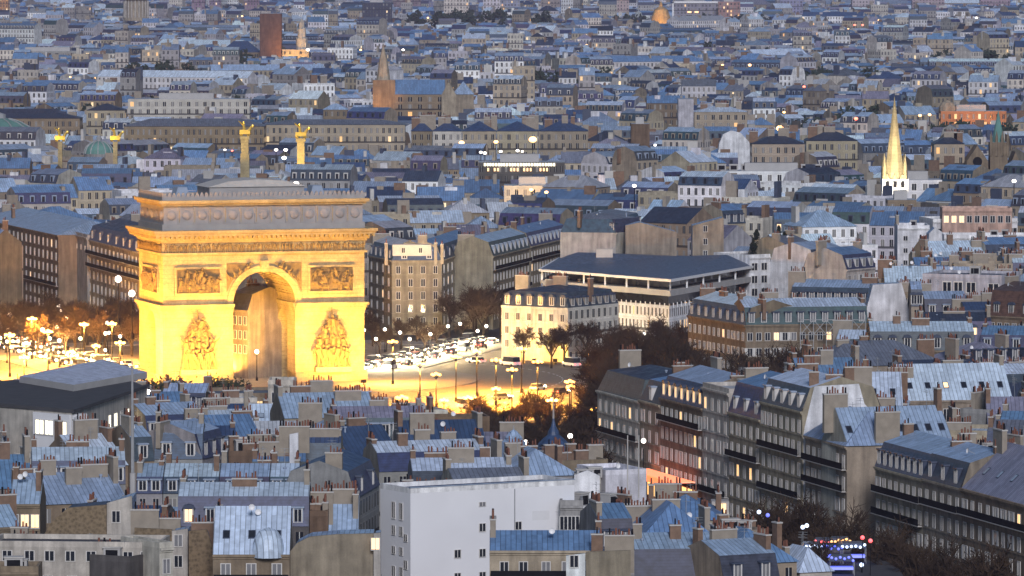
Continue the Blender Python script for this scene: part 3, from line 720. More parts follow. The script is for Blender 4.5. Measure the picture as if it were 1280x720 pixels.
for px, e in ((640, 42000), (668, 42000), (694, 36000)):  # floodlights added to turn the mansion front gold
    p = G(px, 455, 0); o = link('floodlight', fbm, None, p, 0); tag(o, 'small floodlight before the gold lit mansion, %s of three' % {640: 'left', 668: 'middle', 694: 'right'}[px], 'floodlight', 'floodlights of the mansion')
    t = G(px + 2, 405, 6); spot(p + Vector((0, 0, 1)), t, e, 120, (1, .43, .045))
claim([(AC + Matrix.Rotation(TH, 3, 'Z') @ Vector(q)).xy for q in ((-26, -4, 0), (26, -4, 0), (26, 26, 0), (-26, 26, 0))])
# ------------------------------------------------------------------ buildings of the dark avenue on the right
AV = 'facades along the dark avenue'
ave('cream corner building with white parapet and dark mansard facing the plaza', 747, 488, 800, d=14, roof='mansard4', wc='pale', rc='slate', win=7, nf=5, balc=(1,), chim=2, name='corner_building', lit=.05)
ave('narrow cream corner bay with blue roof turret and tall windows beside the plaza trees', 800, 500, 826, d=13, roof='mansard4', wc='cream', rc='blue', win=3, nf=6, chim=1, dorm=1, name='corner_building', lit=.05)
ave('dark stone avenue house with lit skylights in a long black mansard', 826, 497, 879, d=13, wc='tan', win=9, nf=6, balc=(0, 3), dorm=7, dk='l', lit=.06)
ave('tall pale flat topped avenue house rising above the black mansard beside it', 879, 484, 912, d=12, roof='flat', wc='pale', rc='lightgrey', win=4, nf=7, balc=(4,), lit=.02)
ave('avenue house with curved blue zinc roof and three dormers', 912, 515, 952, d=13, wc='cream', rc='blue', win=5, nf=6, balc=(1,), dorm=3, rise=4.5, lit=.05)
ave('six storey avenue house with five white fronted dormers in a navy mansard', 952, 502, 1004, d=12, wc='cream', rc='pale', win=7, nf=7, balc=(1, 3), dorm=5, lit=.02)
gable('large white blind gable end with sloping shoulders beside the five dormer mansard', [(1005, 548), (1007, 534), (1019, 483), (1075, 480), (1082, 505), (1092, 515)], 22, 841.5, 9, 'white', chim=3, wins=())
ave('avenue house with grey stone front under the many skylight corner roof', 1008, 545, 1060, d=10, roof='hip', wc='cream', win=7, nf=6, balc=(0, 1), rise=4.5, lit=.02)
house('corner house with blue hipped zinc roof pierced by eight dark skylights', (1060, 557), (1192, 553), 23.6, 10, 'gable', 'pale', 'zinc', win=5, nf=2, sky=8, rise=5, balc=(), wh=1.8, kinds='ds', group=AV, lit=.02)
ave('avenue house with eight tall dormers crowded in its grey mansard', 1096, 584, 1156, d=12, wc='cream', win=8, nf=6, dorm=8, dk='d', balc=(0, 1), lit=.01)
ave('avenue house with three large slate dormers and black balcony line', 1156, 599, 1204, d=12, wc='beige', win=5, nf=6, dorm=3, dk='d', balc=(0,), lit=.01)
ave('avenue house with purple zinc roof, four skylights and a row of lit windows', 1204, 611, 1292, d=13, roof='gable', wc='tan', rc='purple', win=9, nf=6, sky=5, skk='p', rise=6, balc=(0,), lit=.12, kinds='pds')
# behind them
RG = 'roofs behind the dark avenue'
house('long pale zinc roof with five skylights over two lit windows', (1130, 501), (1266, 499), 21, 12, 'gable', 'beige', 'pale', win=9, nf=2, sky=6, skk='d', rise=5.5, lit=.3, name='long_house', group=RG)
house('short zinc roofed house with dark slate front and two white windows', (1081, 507), (1129, 507), 21, 11, 'gable', 'dark', 'pale', win=3, nf=2, sky=2, rise=5, lit=0, kinds='p', group=RG)
house('purple zinc roofed house with one bright lit window at the right edge', (1235, 536), (1292, 536), 20, 12, 'gable', 'dark', 'purple', win=4, nf=2, rise=4.5, lit=.3, kinds='d', group=RG)
house('grey windowless block between the skylight roof and the purple roof', (1200, 516), (1238, 518), 22, 10, 'flat', 'grey', 'grey', chim=1, front='wall', group=RG)
house('low white flat roofed block under the skylight roof', (1165, 577), (1236, 573), 19, 9, 'flat', 'white', 'purple', chim=2, front='wall', extra=4, group=RG)
house('low house with brick chimney rows behind the purple avenue roof', (1225, 573), (1290, 570), 21, 9, 'flat', 'brown', 'purple', chim=5, front='wall', group=RG)
house('long roofed house with six dark dormers and pale zinc top', (1088, 438), (1218, 438), 20, 13, 'mansard', 'tan', 'pale', win=10, nf=2, dorm=7, dk='a', chim=4, name='long_house', group=RG)
house('broad grey hipped roof with a short cream front', (1030, 459), (1182, 455), 20, 14, 'hip', 'beige', 'grey', chim=4, rise=4, group=RG)
house('bright blue low roofed house with brick chimneys', (1000, 476), (1080, 475), 20, 12, 'gable', 'tan', 'blue', chim=4, rise=3.5, group=RG)
house('pale purple flat roof with slate dormers at the right edge', (1216, 455), (1292, 452), 20, 16, 'hip', 'dark', 'purple', dorm=5, dk='d', chim=2, rise=3.2, group=RG)
house('small white rooftop house with white chimney stack', (1030, 492), (1080, 492), 20, 9, 'flat', 'white', 'lightgrey', chim=2, group=RG)
house('tan house with steep brown roof at the far right edge', (1236, 394), (1291, 397), 20, 14, 'mansard', 'tan', (.09, .06, .055), rise=5, dorm=3, dk='a', chim=2, win=6, nf=4, balc=(0,), name='corner_building', group=RG)
house('house with ochre balcony and white dormers below the dark glass office', (1150, 424), (1240, 424), 18, 12, 'mansard', 'tan', 'slate', dorm=6, dk='a', chim=3, group=RG)
g = house('pale modern office with tall dark glass panes', (1153, 346), (1252, 348), 22, 16, 'flat', 'lilac', 'grey', win=None, front='wall', chim=0, extra=5, name='office_building', cat='office block')
for px, py, ww, hh in ((1184, 388, 2.1, 6.4), (1198, 388, 2.1, 6.4), (1214, 366, 2.3, 2.4), (1242, 366, 2.6, 2.2)):
    link('window', WM['d'], g, ((px - 1153) / 99 * g['_w'], -.03, Z(py, 1262)), 0, (ww, 1, hh))
gable('white trapezoid blind wall beside the blue dormer roof', [(1083, 391), (1092, 356), (1128, 354), (1139, 393)], 20, 1184, 10, 'white')
house('blue roofed house with a line of eight dormers', (988, 379), (1084, 381), 20, 10, 'mansard', 'cream', 'zinc', dorm=9, dk='d', chim=2, group=RG)
house('narrow dormered house right of the white trapezoid wall', (1139, 383), (1153, 383), 21, 10, 'mansard', 'cream', 'zinc', dorm=2, dk='a', group=RG, chim=0)
house('long dark house above the tree mass with pale roof, left wing', (860, 394), (932, 406), 18, 12, 'mansard', 'tan', 'pale', dorm=8, dk='d', chim=4, name='long_house', win=12, nf=3, wh=1.7)
house('long dark house above the tree mass with scaffolded front', (932, 406), (1085, 404), 18, 12, 'mansard', 'tan', 'pale', dorm=10, dk='d', chim=4, name='long_house', win=14, nf=3, wh=1.7)
sc_o = thing('scaffold', 'steel cross braced scaffold on the front of the long dark house', 'scaffold', G(932, 406, 18).xy.to_3d())
b = MB(); sx = G(1000, 405, 18).x - sc_o.location.x; sy = G(1000, 405, 18).y - sc_o.location.y - 2.2
for k in range(6):
    x = sx + k * 2.6; b.tube((x, sy, 0), (x, sy, 20), .09, .09, M['steel'], 4)
    if k < 5:
        b.tube((x, sy, 16), (x + 2.6, sy, 19), .08, .08, M['steel'], 4); b.tube((x, sy, 19), (x + 2.6, sy, 16), .08, .08, M['steel'], 4)
for z in (16, 19): b.tube((sx, sy, z), (sx + 13, sy, z), .09, .09, M['steel'], 4)
b.obj('lattice', sc_o)
# ------------------------------------------------------------------ round the plaza
MG = 'buildings behind the plaza'
MAN = house('low mansion with its front lit gold by the plaza lamps', (627, 381.5), (710, 385), 12.3, 21, 'mansard4', 'pale', 'slate', win=6, nf=3, dorm=6, dk='a', lit=0, chim=4, name='mansion', kinds='d', wh=1.8, side='facade')
for i in range(7):
    o = link('dormer', DM['a'], MAN, (MAN['_w'] - .1, 2.2 + 2.8 * i, 12.65), R(90))
house('six storey corner block with white chimneys on its flat roof, canted front', (490, 325.6), (552, 325.2), 18, 14, 'mansard4', 'beige', 'lightgrey', win=4, nf=5, dorm=2, dk='w', chim=0, lit=.05, extra=0, name='corner_building', kinds='d')
house('left wing of the six storey corner block by the arch', (461, 319), (489.7, 325.4), 18, 9, 'mansard', 'beige', 'lightgrey', win=4, nf=5, dorm=5, dk='d', chim=1, name='corner_building', kinds='d')
house('right wing of the six storey corner block with red glowing shop below', (552.3, 325), (592, 311), 18, 9, 'mansard', 'cream', 'blue', win=8, nf=5, dorm=6, dk='d', chim=2, name='corner_building', kinds='pd')
o = thing('rooftop_cabin', 'white plant cabins on the flat roof of the six storey corner block', 'rooftop cabin', G(515, 312, 23).xy.to_3d() + Vector((0, 0, 21.6)))
b = MB(); b.box(-4.5, 4.5, -1, 3, 0, 2.6, M['cap']); b.obj('cabin', o)
for x in (-6, 5.5, 7): add_chimney(o, x, 0, .6, 1, 0)
for x in (-2, 2): link('window', WM['d'], o, (x, -1.03, .6), 0, (.9, 1, 1.3))
house('long haussmann row with slanted dormers receding from its bare gable end', (616, 320), (662, 309), 18, 10, 'mansard', 'beige', 'zinc', win=12, nf=5, dorm=9, dk='z', balc=(0, 2), chim=3, kinds='pd', lit=.02)
house('far half of the long haussmann row with blue slanted roof windows', (663, 308), (710, 297), 18, 10, 'mansard', 'cream', 'blue', win=14, nf=5, dorm=10, dk='z', balc=(0,), chim=3, kinds='pd', lit=.04)
house('curved cream block with black dormers and square dark windows', (706, 289), (770, 291), 23, 14, 'mansard4', 'pale', 'grey', win=6, nf=4, dorm=6, dk='d', chim=0, ww=2.0, kinds='d', name='apartment_building', lit=0)
house('right side of the curved cream block', (770, 291), (804, 282), 23, 14, 'mansard4', 'pale', 'grey', win=6, nf=4, dorm=5, dk='d', chim=1, ww=1.6, kinds='d', name='apartment_building', lit=0)
gable('bare beige gable with blue tarpaulin on top behind the glass roof office', [(782, 330), (782, 282), (800, 278), (846, 290), (846, 326)], 22, 1430, 14, 'beige')
gable('large bare beige party wall with three tiny windows left of the roof garden', [(866, 325), (866, 282), (905, 272), (905, 325)], 22, 1432, 14, 'beige', wins=((882, 286, 'd'), (882, 302, 'd'), (882, 317, 'd')))
house('cream house with slanted mansard left of the roof garden', (906, 280), (932, 279), 22, 12, 'mansard', 'cream', 'blue', dorm=3, dk='d')
house('white grid fronted block with square black windows under a roof garden', (937, 322), (985, 320), 18, 14, 'flat', 'white', 'tar', win=4, nf=4, ww=2.0, kinds='d', chim=0, lit=0, name='apartment_building', extra=0)
house('cream house with rounded slate mansard right of the white grid block', (985, 322), (1018, 320), 18, 13, 'mansard', 'cream', 'grey', win=5, nf=4, dorm=4, dk='d', balc=(0,), lit=.1)
house('white fronted house with zinc mansard and four dormers', (1018, 330), (1058, 327), 18, 13, 'mansard', 'white', 'zinc', win=5, nf=3, dorm=4, dk='d', balc=(0,))
house('small blue roofed house with five arched dormers', (1058, 337), (1094, 334), 18, 12, 'mansard', 'pale', 'blue', win=5, nf=3, dorm=4, dk='w')
house('navy roofed house with six pale roof windows and white front', (968, 291), (1038, 291), 20, 13, 'mansard', 'white', 'blue', dorm=6, dk='w', chim=2, lit=.2)
g = house('white villa block with small square windows', (1122, 285), (1162, 285), 22, 13, 'flat', 'white', 'lightgrey', win=2, nf=3, ww=1.2, wh=1.3, kinds='d', lit=0, chim=1, name='apartment_building')
gable('curved white end wall right of the white villa block', [(1160, 325), (1162, 292), (1170, 284), (1178, 290), (1180, 322)], 20, 1455, 10, 'white')
house('long white terraced block with planted black balconies', (1166, 277), (1272, 276), 22, 14, 'flat', 'white', 'lightgrey', win=9, nf=2, ww=2.4, wh=1.5, kinds='d', chim=0, name='terrace_block', lit=.04)
house('pink flat topped penthouse with two red lit windows above the white terraces', (1178, 263), (1265, 263), 25, 9, 'flat', (.5, .33, .27), 'pale', win=9, nf=1, kinds='ddl', chim=0, name='penthouse', ww=1.4, lit=.2)
house('lower white terraced block with long strip windows', (1180, 297), (1292, 297), 20, 12, 'flat', 'white', 'lightgrey', win=7, nf=2, ww=3.2, wh=.9, kinds='d', chim=0, name='terrace_block', lit=0)
house('ornate hotel facade glowing orange above the left avenue', (-30, 272), (73, 294), 22, 22, 'hip', 'tan', 'zinc', win=20, nf=6, chim=2, kinds='d', lit=.03, name='hotel', rise=3, balc=(3,))
house('ribbed concrete block with blank vertical fins on the left avenue', (74, 288), (109, 297), 22, 16, 'flat', 'grey', 'tar', win=7, nf=1, wh=1.2, ww=.8, kinds='d', chim=0, lit=0, name='office_building')
house('stone block with two dark barrel roofs and black balconies left of the arch', (110, 299), (150, 309), 21.5, 16, 'mansard', 'beige', 'slate', win=8, nf=5, balc=(0, 1), dorm=4, dk='d', chim=1, name='apartment_building', lit=0)
house('stone block touching the left side of the arch with tall dormers', (150, 309), (182, 317), 21.5, 16, 'mansard', 'beige', 'slate', win=7, nf=5, balc=(0, 1), dorm=4, dk='d', chim=1, name='apartment_building', lit=0)
house('broad blue zinc hall roof behind the orange hotel', (20, 280), (128, 279), 22, 20, 'hip', 'pale', 'blue', rise=4, chim=1)
house('cream house framed by the arch opening with grey mansard', (310, 384), (352, 384), 15, 11, 'mansard', 'beige', 'grey', win=4, nf=3, dorm=3, dk='d', kinds='d', lit=0, chim=2)
house('stone wing left of the house framed by the arch', (284, 386), (310, 388), 15, 12, 'mansard', 'beige', 'grey', win=4, nf=3, chim=1, kinds='d', lit=0)
# office with terrace gallery and dark blue roof
P = [G(676, 336, 16), G(838, 349, 16), G(940, 332, 16), G(930, 322, 16), G(700, 322, 16)]
oc = sum(P, Vector()) / 5; oc.z = 0
of = thing('office_building', 'wedge shaped white office with dark blue hipped roof and open top gallery', 'office block', oc)
def inset(k): return [((p.x - oc.x) * k, (p.y - oc.y) * k) for p in P]
wcol = WC['white']
b = MB(); b.column(inset(.93), 0, 10.6, M['facade'], WC['pale'])
b2 = MB()
for i in range(5):
    p, q = inset(.93)[i], inset(.93)[(i + 1) % 5]; wall_quad(b2, p, q, 0, 9.5, 9.5, M['facade'], WC['white'], 1.5)
b2.obj('wall', of)
b = MB(); b.column(inset(.88), 9.5, 12.0, M['glass']); b.column(inset(.86), 13.3, 15.4, M['glass']); b.obj('glazing', of)
b = MB(); b.column(inset(1.0), 12.0, 13.3, M['concrete']); b.obj('balcony_parapet', of)
b = MB(); b.column(inset(1.02), 15.4, 16.0, M['dish']); b.obj('fascia', of)
b = MB(); t = [(x, y, 16.0) for x, y in inset(1.0)]
rl, rr_ = Vector(((P[0].x * .7 + P[1].x * .3) - oc.x, oc.y + 1 - oc.y, 19.2)), Vector(((P[1].x * .3 + P[2].x * .7) - oc.x, 1, 18.6)); rm = Vector((P[1].x - oc.x, -4, 18.4))
slope(b, [t[0], t[1], rm, rl], M['slate'], (.09, .12, .18)); slope(b, [t[1], t[2], rr_, rm], M['slate'], (.09, .12, .18)); slope(b, [t[2], t[3], rr_], M['slate'], (.09, .12, .18))
slope(b, [t[3], t[4], rl, rm, rr_][:3], M['slate'], (.09, .12, .18)); slope(b, [t[3], rl, rm], M['slate'], (.09, .12, .18)); slope(b, [t[3], rm, rr_], M['slate'], (.09, .12, .18)); slope(b, [t[4], t[0], rl], M['slate'], (.09, .12, .18)); b.obj('roof', of)
cm = MB(); cm.box(-.2, .2, -.2, .2, 0, 2.1, M['dish']); cmm = cm.mesh('gallery_post')
for i, n in ((0, 6), (1, 5)):
    p, q = inset(.99)[i], inset(.99)[i + 1]
    for k in range(n + 1): link('gallery_post', cmm, of, (p[0] + (q[0] - p[0]) * k / n, p[1] + (q[1] - p[1]) * k / n, 13.3))
cm = MB(); cm.box(-.12, .12, -.12, .12, 0, 1.2, M['dish']); cmm = cm.mesh('facade_fin')
for i, n in ((0, 26), (1, 20)):
    p, q = inset(.945)[i], inset(.945)[i + 1]
    for k in range(n + 1): link('facade_fin', cmm, of, (p[0] + (q[0] - p[0]) * k / n, p[1] + (q[1] - p[1]) * k / n, 8.9))
b = MB(); b.box(-2, 2, -1.2, 1.2, 0, 2.2, M['cap']); o = b.obj('roof_cabin', of); o.location = (X(758, 1385) - oc.x, -3, 18)
claim([(p.x, p.y) for p in P])

# ------------------------------------------------------------------ roofs in front of the plaza
FG = 'roofs in front of the plaza'
g = house('long low white building with flat roof and eight dark windows at the bottom left', (-14, 683), (199, 685), 20, 9, 'flat', 'pale', 'tar', win=None, front='wall', chim=0, extra=0, name='apartment_building')
for px in (-8, 9, 37, 62, 88, 114, 140, 160, 182): link('window', WM['d'], g, ((px + 14) / 213 * g['_w'], -.03, 18.2 if px != 160 else 18.7), 0, (1.3, 1, 1.35 if px != 160 else .8))
for px in (5, 22, 60, 90): link('window', WM['d'], g, ((px + 14) / 213 * g['_w'], -.03, 15.0), 0, (1.3, 1, 1.5))
house('pale side wing with one shuttered door right of the low white building', (199.4, 685.2), (216, 684), 20.3, 9, 'flat', 'pale', 'tar', win=1, nf=2, chim=0, extra=0, kinds='p', lit=0)
house('black tarred roof shed before the low white building', (112, 700), (163, 703), 18.5, 6, 'flat', 'dark', 'tar', front='wall', chim=1, extra=2, name='roof_shed')
house('low stone annex at the bottom left corner', (-20, 715), (48, 715), 17.8, 6, 'flat', 'tan', 'tar', win=4, nf=1, chim=1, extra=2, name='annex')
gable('rubble stone gable end with a sloping left shoulder', [(49, 675), (60, 655), (82, 635), (131, 631), (131, 676)], 20, 742, 9, 'rubble', 'rubble', 'slate')
gable('white rendered gable with one small window beside the rubble gable', [(131.5, 676), (131.5, 629), (163, 620), (164, 676)], 20, 743, 9, 'pale', wins=((143, 646, 'd'),))
gable('rubble chimney wall crowned by pots behind the low white building', [(166, 690), (166, 660), (213, 662), (213, 690)], 20, 741, 5, 'rubble', 'rubble', chim=2)
gable('narrow white house front with three small windows', [(213, 722), (213, 664), (233, 661), (233, 722)], 20, 733, 7, 'pale', wins=((221, 676, 'p'), (221, 702, 'd')))
gable('tall rubble end wall left of the rounded zinc turret', [(234, 725), (234, 664), (257, 662), (266, 690), (266, 725)], 20, 731, 8, 'rubble', 'rubble', chim=1)
g = house('tan house with pale zinc mansard and rounded roof turret at the bottom', (266, 693), (362, 693), 19, 11, 'gable', 'tan', 'pale', win=3, nf=1, rise=5.5, sky=3, chim=1, kinds='p', wh=2.2, ww=1.3, balc=(0,), lit=0)
b = MB(); b.lathe([(2.1, 18.6), (2.05, 19.5), (1.75, 20.9), (1.1, 21.9), (0, 22.3)], M['zinc'], 14, 0, 0, RC['pale']); o = b.obj('turret', g, smooth=False); o.location = (g['_w'] * .72, .9, 0)
gable('pebbledash gable end with rounded top left of the white wall', [(361, 725), (361, 690), (370, 679), (386, 671), (421, 668), (466, 667), (466, 725)], 20, 722, 9, 'beige', wins=())
gable('slim white return wall with one lit window', [(466.3, 725), (466.3, 667), (475, 666), (475, 725)], 20, 721, 7, 'pale', wins=((468.5, 680, 'l'),))
g = house('tall white block with a huge almost blank wall facing the viewer', (513, 617), (718, 606), 23.4, 8.2, 'flat', 'white', 'navy', front='smooth', side='smooth', chim=0, extra=0, name='apartment_building')
for px, py, k in ((602, 625, 'p'), (602, 658, 'd'), (647, 656, 'd'), (571, 692, 'd'), (602, 691, 'd'), (571, 722, 'd'), (602, 721, 'd')):
    link('window', WM[k], g, ((px - 513) / 205 * g['_w'], -.03, 23.4 - (py + 3 - 611 + (px - 513) * .053) / 9.9), 0, (1.05, 1, 1.15 if k == 'd' else .6))
b = MB(); b.tube((g['_w'] * .63, -.12, 6), (g['_w'] * .63, -.12, 23.3), .07, .07, M['steel'], 6); b.obj('downpipe', g)
patch = m_plain('repair_patch', (.7, .7, .71), .9, .1, .6)
for fx, z0_, w_, h_ in ((.74, 19.0, 2.6, 1.2),): b = MB(); b.box(g['_w'] * fx, g['_w'] * fx + w_, -.012, .02, z0_, z0_ + h_, patch); b.obj('repair_patch', g)
b = MB(); b.box(-.06, g['_w'] + .06, -.1, .3, 24.105, 24.2, M['zincc']); b.obj('coping', g)
for zt, hh, xs in ((22.0, 2.3, (.3, .55)), (18.9, 1.3, (.3, .55)), (16.2, 1.1, (.3, .55)), (13.6, 1.5, (.3, .55)), (10.4, 1.4, (.3, .55)), (18.0, 1.0, (.15,)), (14.6, 1.2, (.15,)), (11.2, 1.2, (.15,))):
    for f in xs: link('window', WM['d'], g, (-.03, f * 8.2, zt - hh), -R(90), (1.0, 1, hh))
house('navy mansard with brown chimneys behind the great white wall', (516, 607), (642, 606), 20.4, 11, 'mansard', 'grey', 'pale', rise=1.9, chim=5, extra=5, front='wall')
house('dark blue mansard side house left of the stair front', (446, 622), (474, 606), 22, 10, 'mansard', 'grey', 'navy', dorm=2, dk='d', chim=1)
house('small zinc roof and courtyard house left of the stair front', (402, 662), (448, 662), 18.5, 10, 'gable', 'grey', 'zinc', chim=3, rise=4)
g = house('cream house with ribbed zinc roof and black balcony at the bottom centre', (612, 688), (753, 688), 20, 10, 'gable', 'cream', 'blue', win=5, nf=2, rise=2.0, balc=(0,), chim=2, kinds='pd', lit=0, wx=(.13, .3, .5, .68, .85), name='town_house')
gable('slim white tower front with one tall window at the bottom centre', [(708, 725), (708, 695), (732, 692), (732, 725)], 20, 705, 3, 'white', wins=((718, 702, 'd'),))
gable('beige low party wall between the slim white tower and the slate skylight roof', [(733, 725), (733, 690), (789, 688), (789, 725)], 20, 712, 6, 'beige', chim=2)
house('navy mansard with pale top beside the roof terrace', (750, 688), (793, 687), 19.5, 12, 'mansard', 'grey', 'blue', dorm=2, dk='d', rise=3.8, chim=1)
house('broad blue grey hipped roof with black pipe runs', (793, 686), (908, 684), 18.5, 18, 'hip', 'beige', 'blue', rise=5.2, chim=4, extra=4)
house('small white dormer front under the broad blue hipped roof', (798, 692), (832, 692), 18.4, 5, 'gable', 'pale', 'blue', win=2, nf=1, lit=.5, chim=0, extra=0, rise=1.5)
house('slate mansard with four skylights and zinc top at the bottom right', (788, 724), (915, 722), 15.5, 13, 'mansard', 'beige', 'zinc', rise=3.6, dorm=0, chim=3, extra=3)
for i, px in enumerate((838, 857, 874, 895)):
    o = link('skylight', SKM['p'], HOUSES[-1][0], ((px - 788) / 127 * HOUSES[-1][0]['_w'], .62, 16.9), 0, (1, 1, 1.1)); o.rotation_euler = (-R(20), 0, 0)
house('white parapet wall with roof terrace right of the great white wall', (728, 640), (812, 634), 20, 9, 'flat', 'white', 'navy', front='wall', chim=2, extra=4)
house('grey glazed penthouse shed above the green terrace', (700, 632), (729, 632), 21, 6, 'flat', 'grey', 'zinc', win=3, nf=1, kinds='d', lit=0, chim=0, extra=0, name='roof_shed')
house('teal walled courtyard terrace beside the great white wall', (665, 652), (704, 652), 18.6, 6, 'flat', (.12, .24, .26), (.1, .22, .18), front='wall', chim=0, extra=0, name='roof_terrace')
house('little white pedimented house behind the great white wall', (718, 602), (751, 602), 20, 9, 'flat', 'pale', 'blue', win=1, nf=1, chim=0, kinds='d', lit=0)
gable('white pediment wall with sloping top behind the great white wall', [(718, 608), (718, 594), (735, 588), (750, 595), (750, 608)], 20, 790, 2, 'white')
house('white boxed flat roof with two flagpoles beside the avenue', (757, 594), (808, 592), 20.5, 10, 'flat', 'white', 'lightgrey', front='wall', chim=0, extra=1)
house('cluster of bright blue zinc roofs behind the great white wall', (640, 596), (722, 594), 20.3, 14, 'hip', 'grey', 'zinc', rise=3.4, chim=5, extra=3)
house('low stone house with three pale chimney walls near the pointed turret', (700, 582), (760, 580), 20, 9, 'flat', 'tan', 'blue', chim=5, extra=1, front='wall')
house('terraced roofs stepping down towards the avenue', (812, 650), (905, 650), 17.5, 14, 'hip', 'beige', 'blue', chim=4, extra=3, rise=3)
house('beige house end with white air units at the street corner', (890, 672), (960, 668), 17, 10, 'flat', 'beige', 'grey', chim=3, extra=5, front='wall')
house('blue zinc corner roof at the bottom of the street', (915, 706), (996, 702), 16, 13, 'hip', 'beige', 'blue', chim=4, extra=2, rise=4)
house('dark slate corner roof with white rails at the bottom edge', (905, 730), (975, 726), 15.5, 12, 'mansard', 'beige', 'zinc', chim=3, dorm=2, dk='d')
house('light blue hut roof beside the market lights', (1000, 716), (1040, 714), 14, 9, 'hip', 'pale', 'pale', chim=1, rise=3)
house('dark blue roof with two brick end walls under the lamp post', (440, 576), (503, 573), 20, 13, 'gable', 'grey', 'navy', rise=4.5, chim=4)
house('dark blue double roof with a gable peak left of the domed turret', (506, 573), (612, 571), 20, 13, 'gable', 'grey', 'navy', rise=5, chim=4)
house('long narrow pale zinc roof with square brown chimneys', (474, 590), (612, 586), 20.5, 9, 'mansard', 'grey', 'pale', rise=2.6, chim=5, extra=3)
g = house('cream house with navy mansard and one large roof window', (382, 592), (426, 592), 20.5, 11, 'mansard', 'cream', 'navy', win=3, nf=2, rise=4.2, chim=3, kinds='dp', lit=0)
o = link('skylight', SKM['p'], g, (g['_w'] * .5, .6, 21.6), 0, (4.5, 1, 2.0)); o.rotation_euler = (-R(20), 0, 0)
gable('tall white plastered chimney slab', [(361, 590), (361, 543), (372, 541), (372, 590)], 20, 805, 3, 'white', chim=1, name='chimney_wall', cat='chimney')
house('tan box house with two windows below the plaza', (383, 540), (417, 540), 21, 10, 'hip', 'cream', 'zinc', win=3, nf=2, kinds='d', lit=0, chim=1)
house('purple slate row with four white dormers', (418, 550), (532, 549), 20, 11, 'mansard', 'dark', 'purple', dorm=8, dk='w', chim=3, rise=3.2)
house('brown walled roof block with a white middle panel', (530, 527), (612, 526), 20.5, 6, 'flat', 'brown', 'grey', front='wall', chim=0, extra=2)
gable('white panel wall set in the brown roof block', [(563, 548), (563, 526), (583, 526), (583, 548)], 20, 911, 1.2, 'white')
house('long flat grey roof just in front of the arch foot', (232, 498), (400, 495), 17, 14, 'flat', 'tan', 'grey', chim=1, extra=3)
house('small white rooftop box in front of the right arch pier', (335, 480), (369, 480), 20, 7, 'flat', 'pale', 'lightgrey', win=2, nf=1, kinds='d', lit=0, chim=0, extra=0)
house('pale blue long roof with white chimney blocks below the arch', (355, 522), (470, 520), 20, 13, 'gable', 'beige', 'zinc', chim=5, rise=3.4)
house('pale roof with stepped white parapets near the orange trees', (470, 520), (560, 517), 19, 10, 'flat', 'pale', 'purple', chim=4, extra=4)
house('blue mansard house with two white windows left of centre', (193, 574), (253, 574), 20.5, 11, 'mansard', 'grey', 'zinc', rise=3.6, dorm=2, dk='w', chim=2)
house('angled dark mansard wing right of the two window mansard', (253, 574), (284, 566), 20.5, 10, 'mansard', 'grey', 'zinc', rise=3.6, dorm=3, dk='d', chim=1)
for i, (x0, x1, lb) in enumerate([(170, 203, 'first zinc roof of the four house terrace, beside the mast'), (204, 273, 'second and widest zinc roof of the four house terrace'), (274, 336, 'third zinc roof of the four house terrace'), (337, 373, 'last zinc roof of the four house terrace, by the white chimney slab')]):
    house(lb, (x0, 617), (x1, 617), 20, 11, 'mansard', 'grey', 'pale' if i % 2 else 'zinc', rise=2.2, dorm=max(2, int((x1 - x0) / 22)), dk='z', chim=2, group='four house terrace')
house('wide navy mansard with five small dormers and pale blue top', (222, 658), (386, 658), 19.5, 11, 'mansard', 'dark', 'pale', rise=3.8, dorm=6, dk='z', chim=3, extra=3)
house('narrow brick chimney cluster house right of the wide navy mansard', (386, 645), (410, 645), 20.5, 7, 'flat', 'brown', 'tar', front='wall', chim=4, extra=2)
house('small stone house with one lit window and a white tall casement', (12, 630), (50, 630), 20.5, 10, 'gable', 'tan', 'zinc', win=3, nf=2, lit=.35, kinds='p', chim=2)
house('low grey roofs around a brick chimney left of the rubble gable', (48, 630), (160, 626), 19.3, 15, 'gable', 'tan', 'zinc', rise=3.5, chim=5, extra=3)
house('navy mansard with three white window groups', (40, 606), (157, 605), 20, 12, 'mansard', 'grey', 'pale', rise=3.2, dorm=7, dk='w', chim=3)
house('blue grey roof at the left edge above the lit casement', (-20, 610), (42, 609), 19.5, 14, 'gable', 'grey', 'blue', chim=3, rise=4)
house('bright flat zinc roof with brick chimney left of the mast', (38, 580), (101, 578), 20.5, 10, 'flat', 'pale', 'pale', front='wall', chim=2, extra=3)
house('pale zinc lean roof with satellite dish beside the mast', (101, 583), (160, 580), 20, 14, 'gable', 'tan', 'pale', chim=3, extra=4, rise=4)
house('small dark stone house at the lower left edge', (-20, 660), (26, 658), 20, 9, 'gable', 'tan', 'zinc', win=2, nf=2, chim=2)
house('shadowed mansard between the mast and the two window mansard', (166, 577), (193, 576), 20.5, 11, 'mansard', 'tan', 'zinc', dorm=1, chim=2)
house('grey terrace houses in the dip below the arch', (185, 548), (260, 545), 19.5, 12, 'mansard', 'beige', 'zinc', dorm=5, dk='w', chim=4)
house('pale gabled box houses below the arch foot', (262, 547), (326, 545), 20, 11, 'gable', 'pale', 'blue', win=4, nf=2, chim=2, rise=3, lit=0)
house('low dark roof with rusty chimney line right of the satellite dish', (286, 570), (358, 568), 19.5, 10, 'flat', 'brown', 'tar', front='wall', chim=5, extra=2)
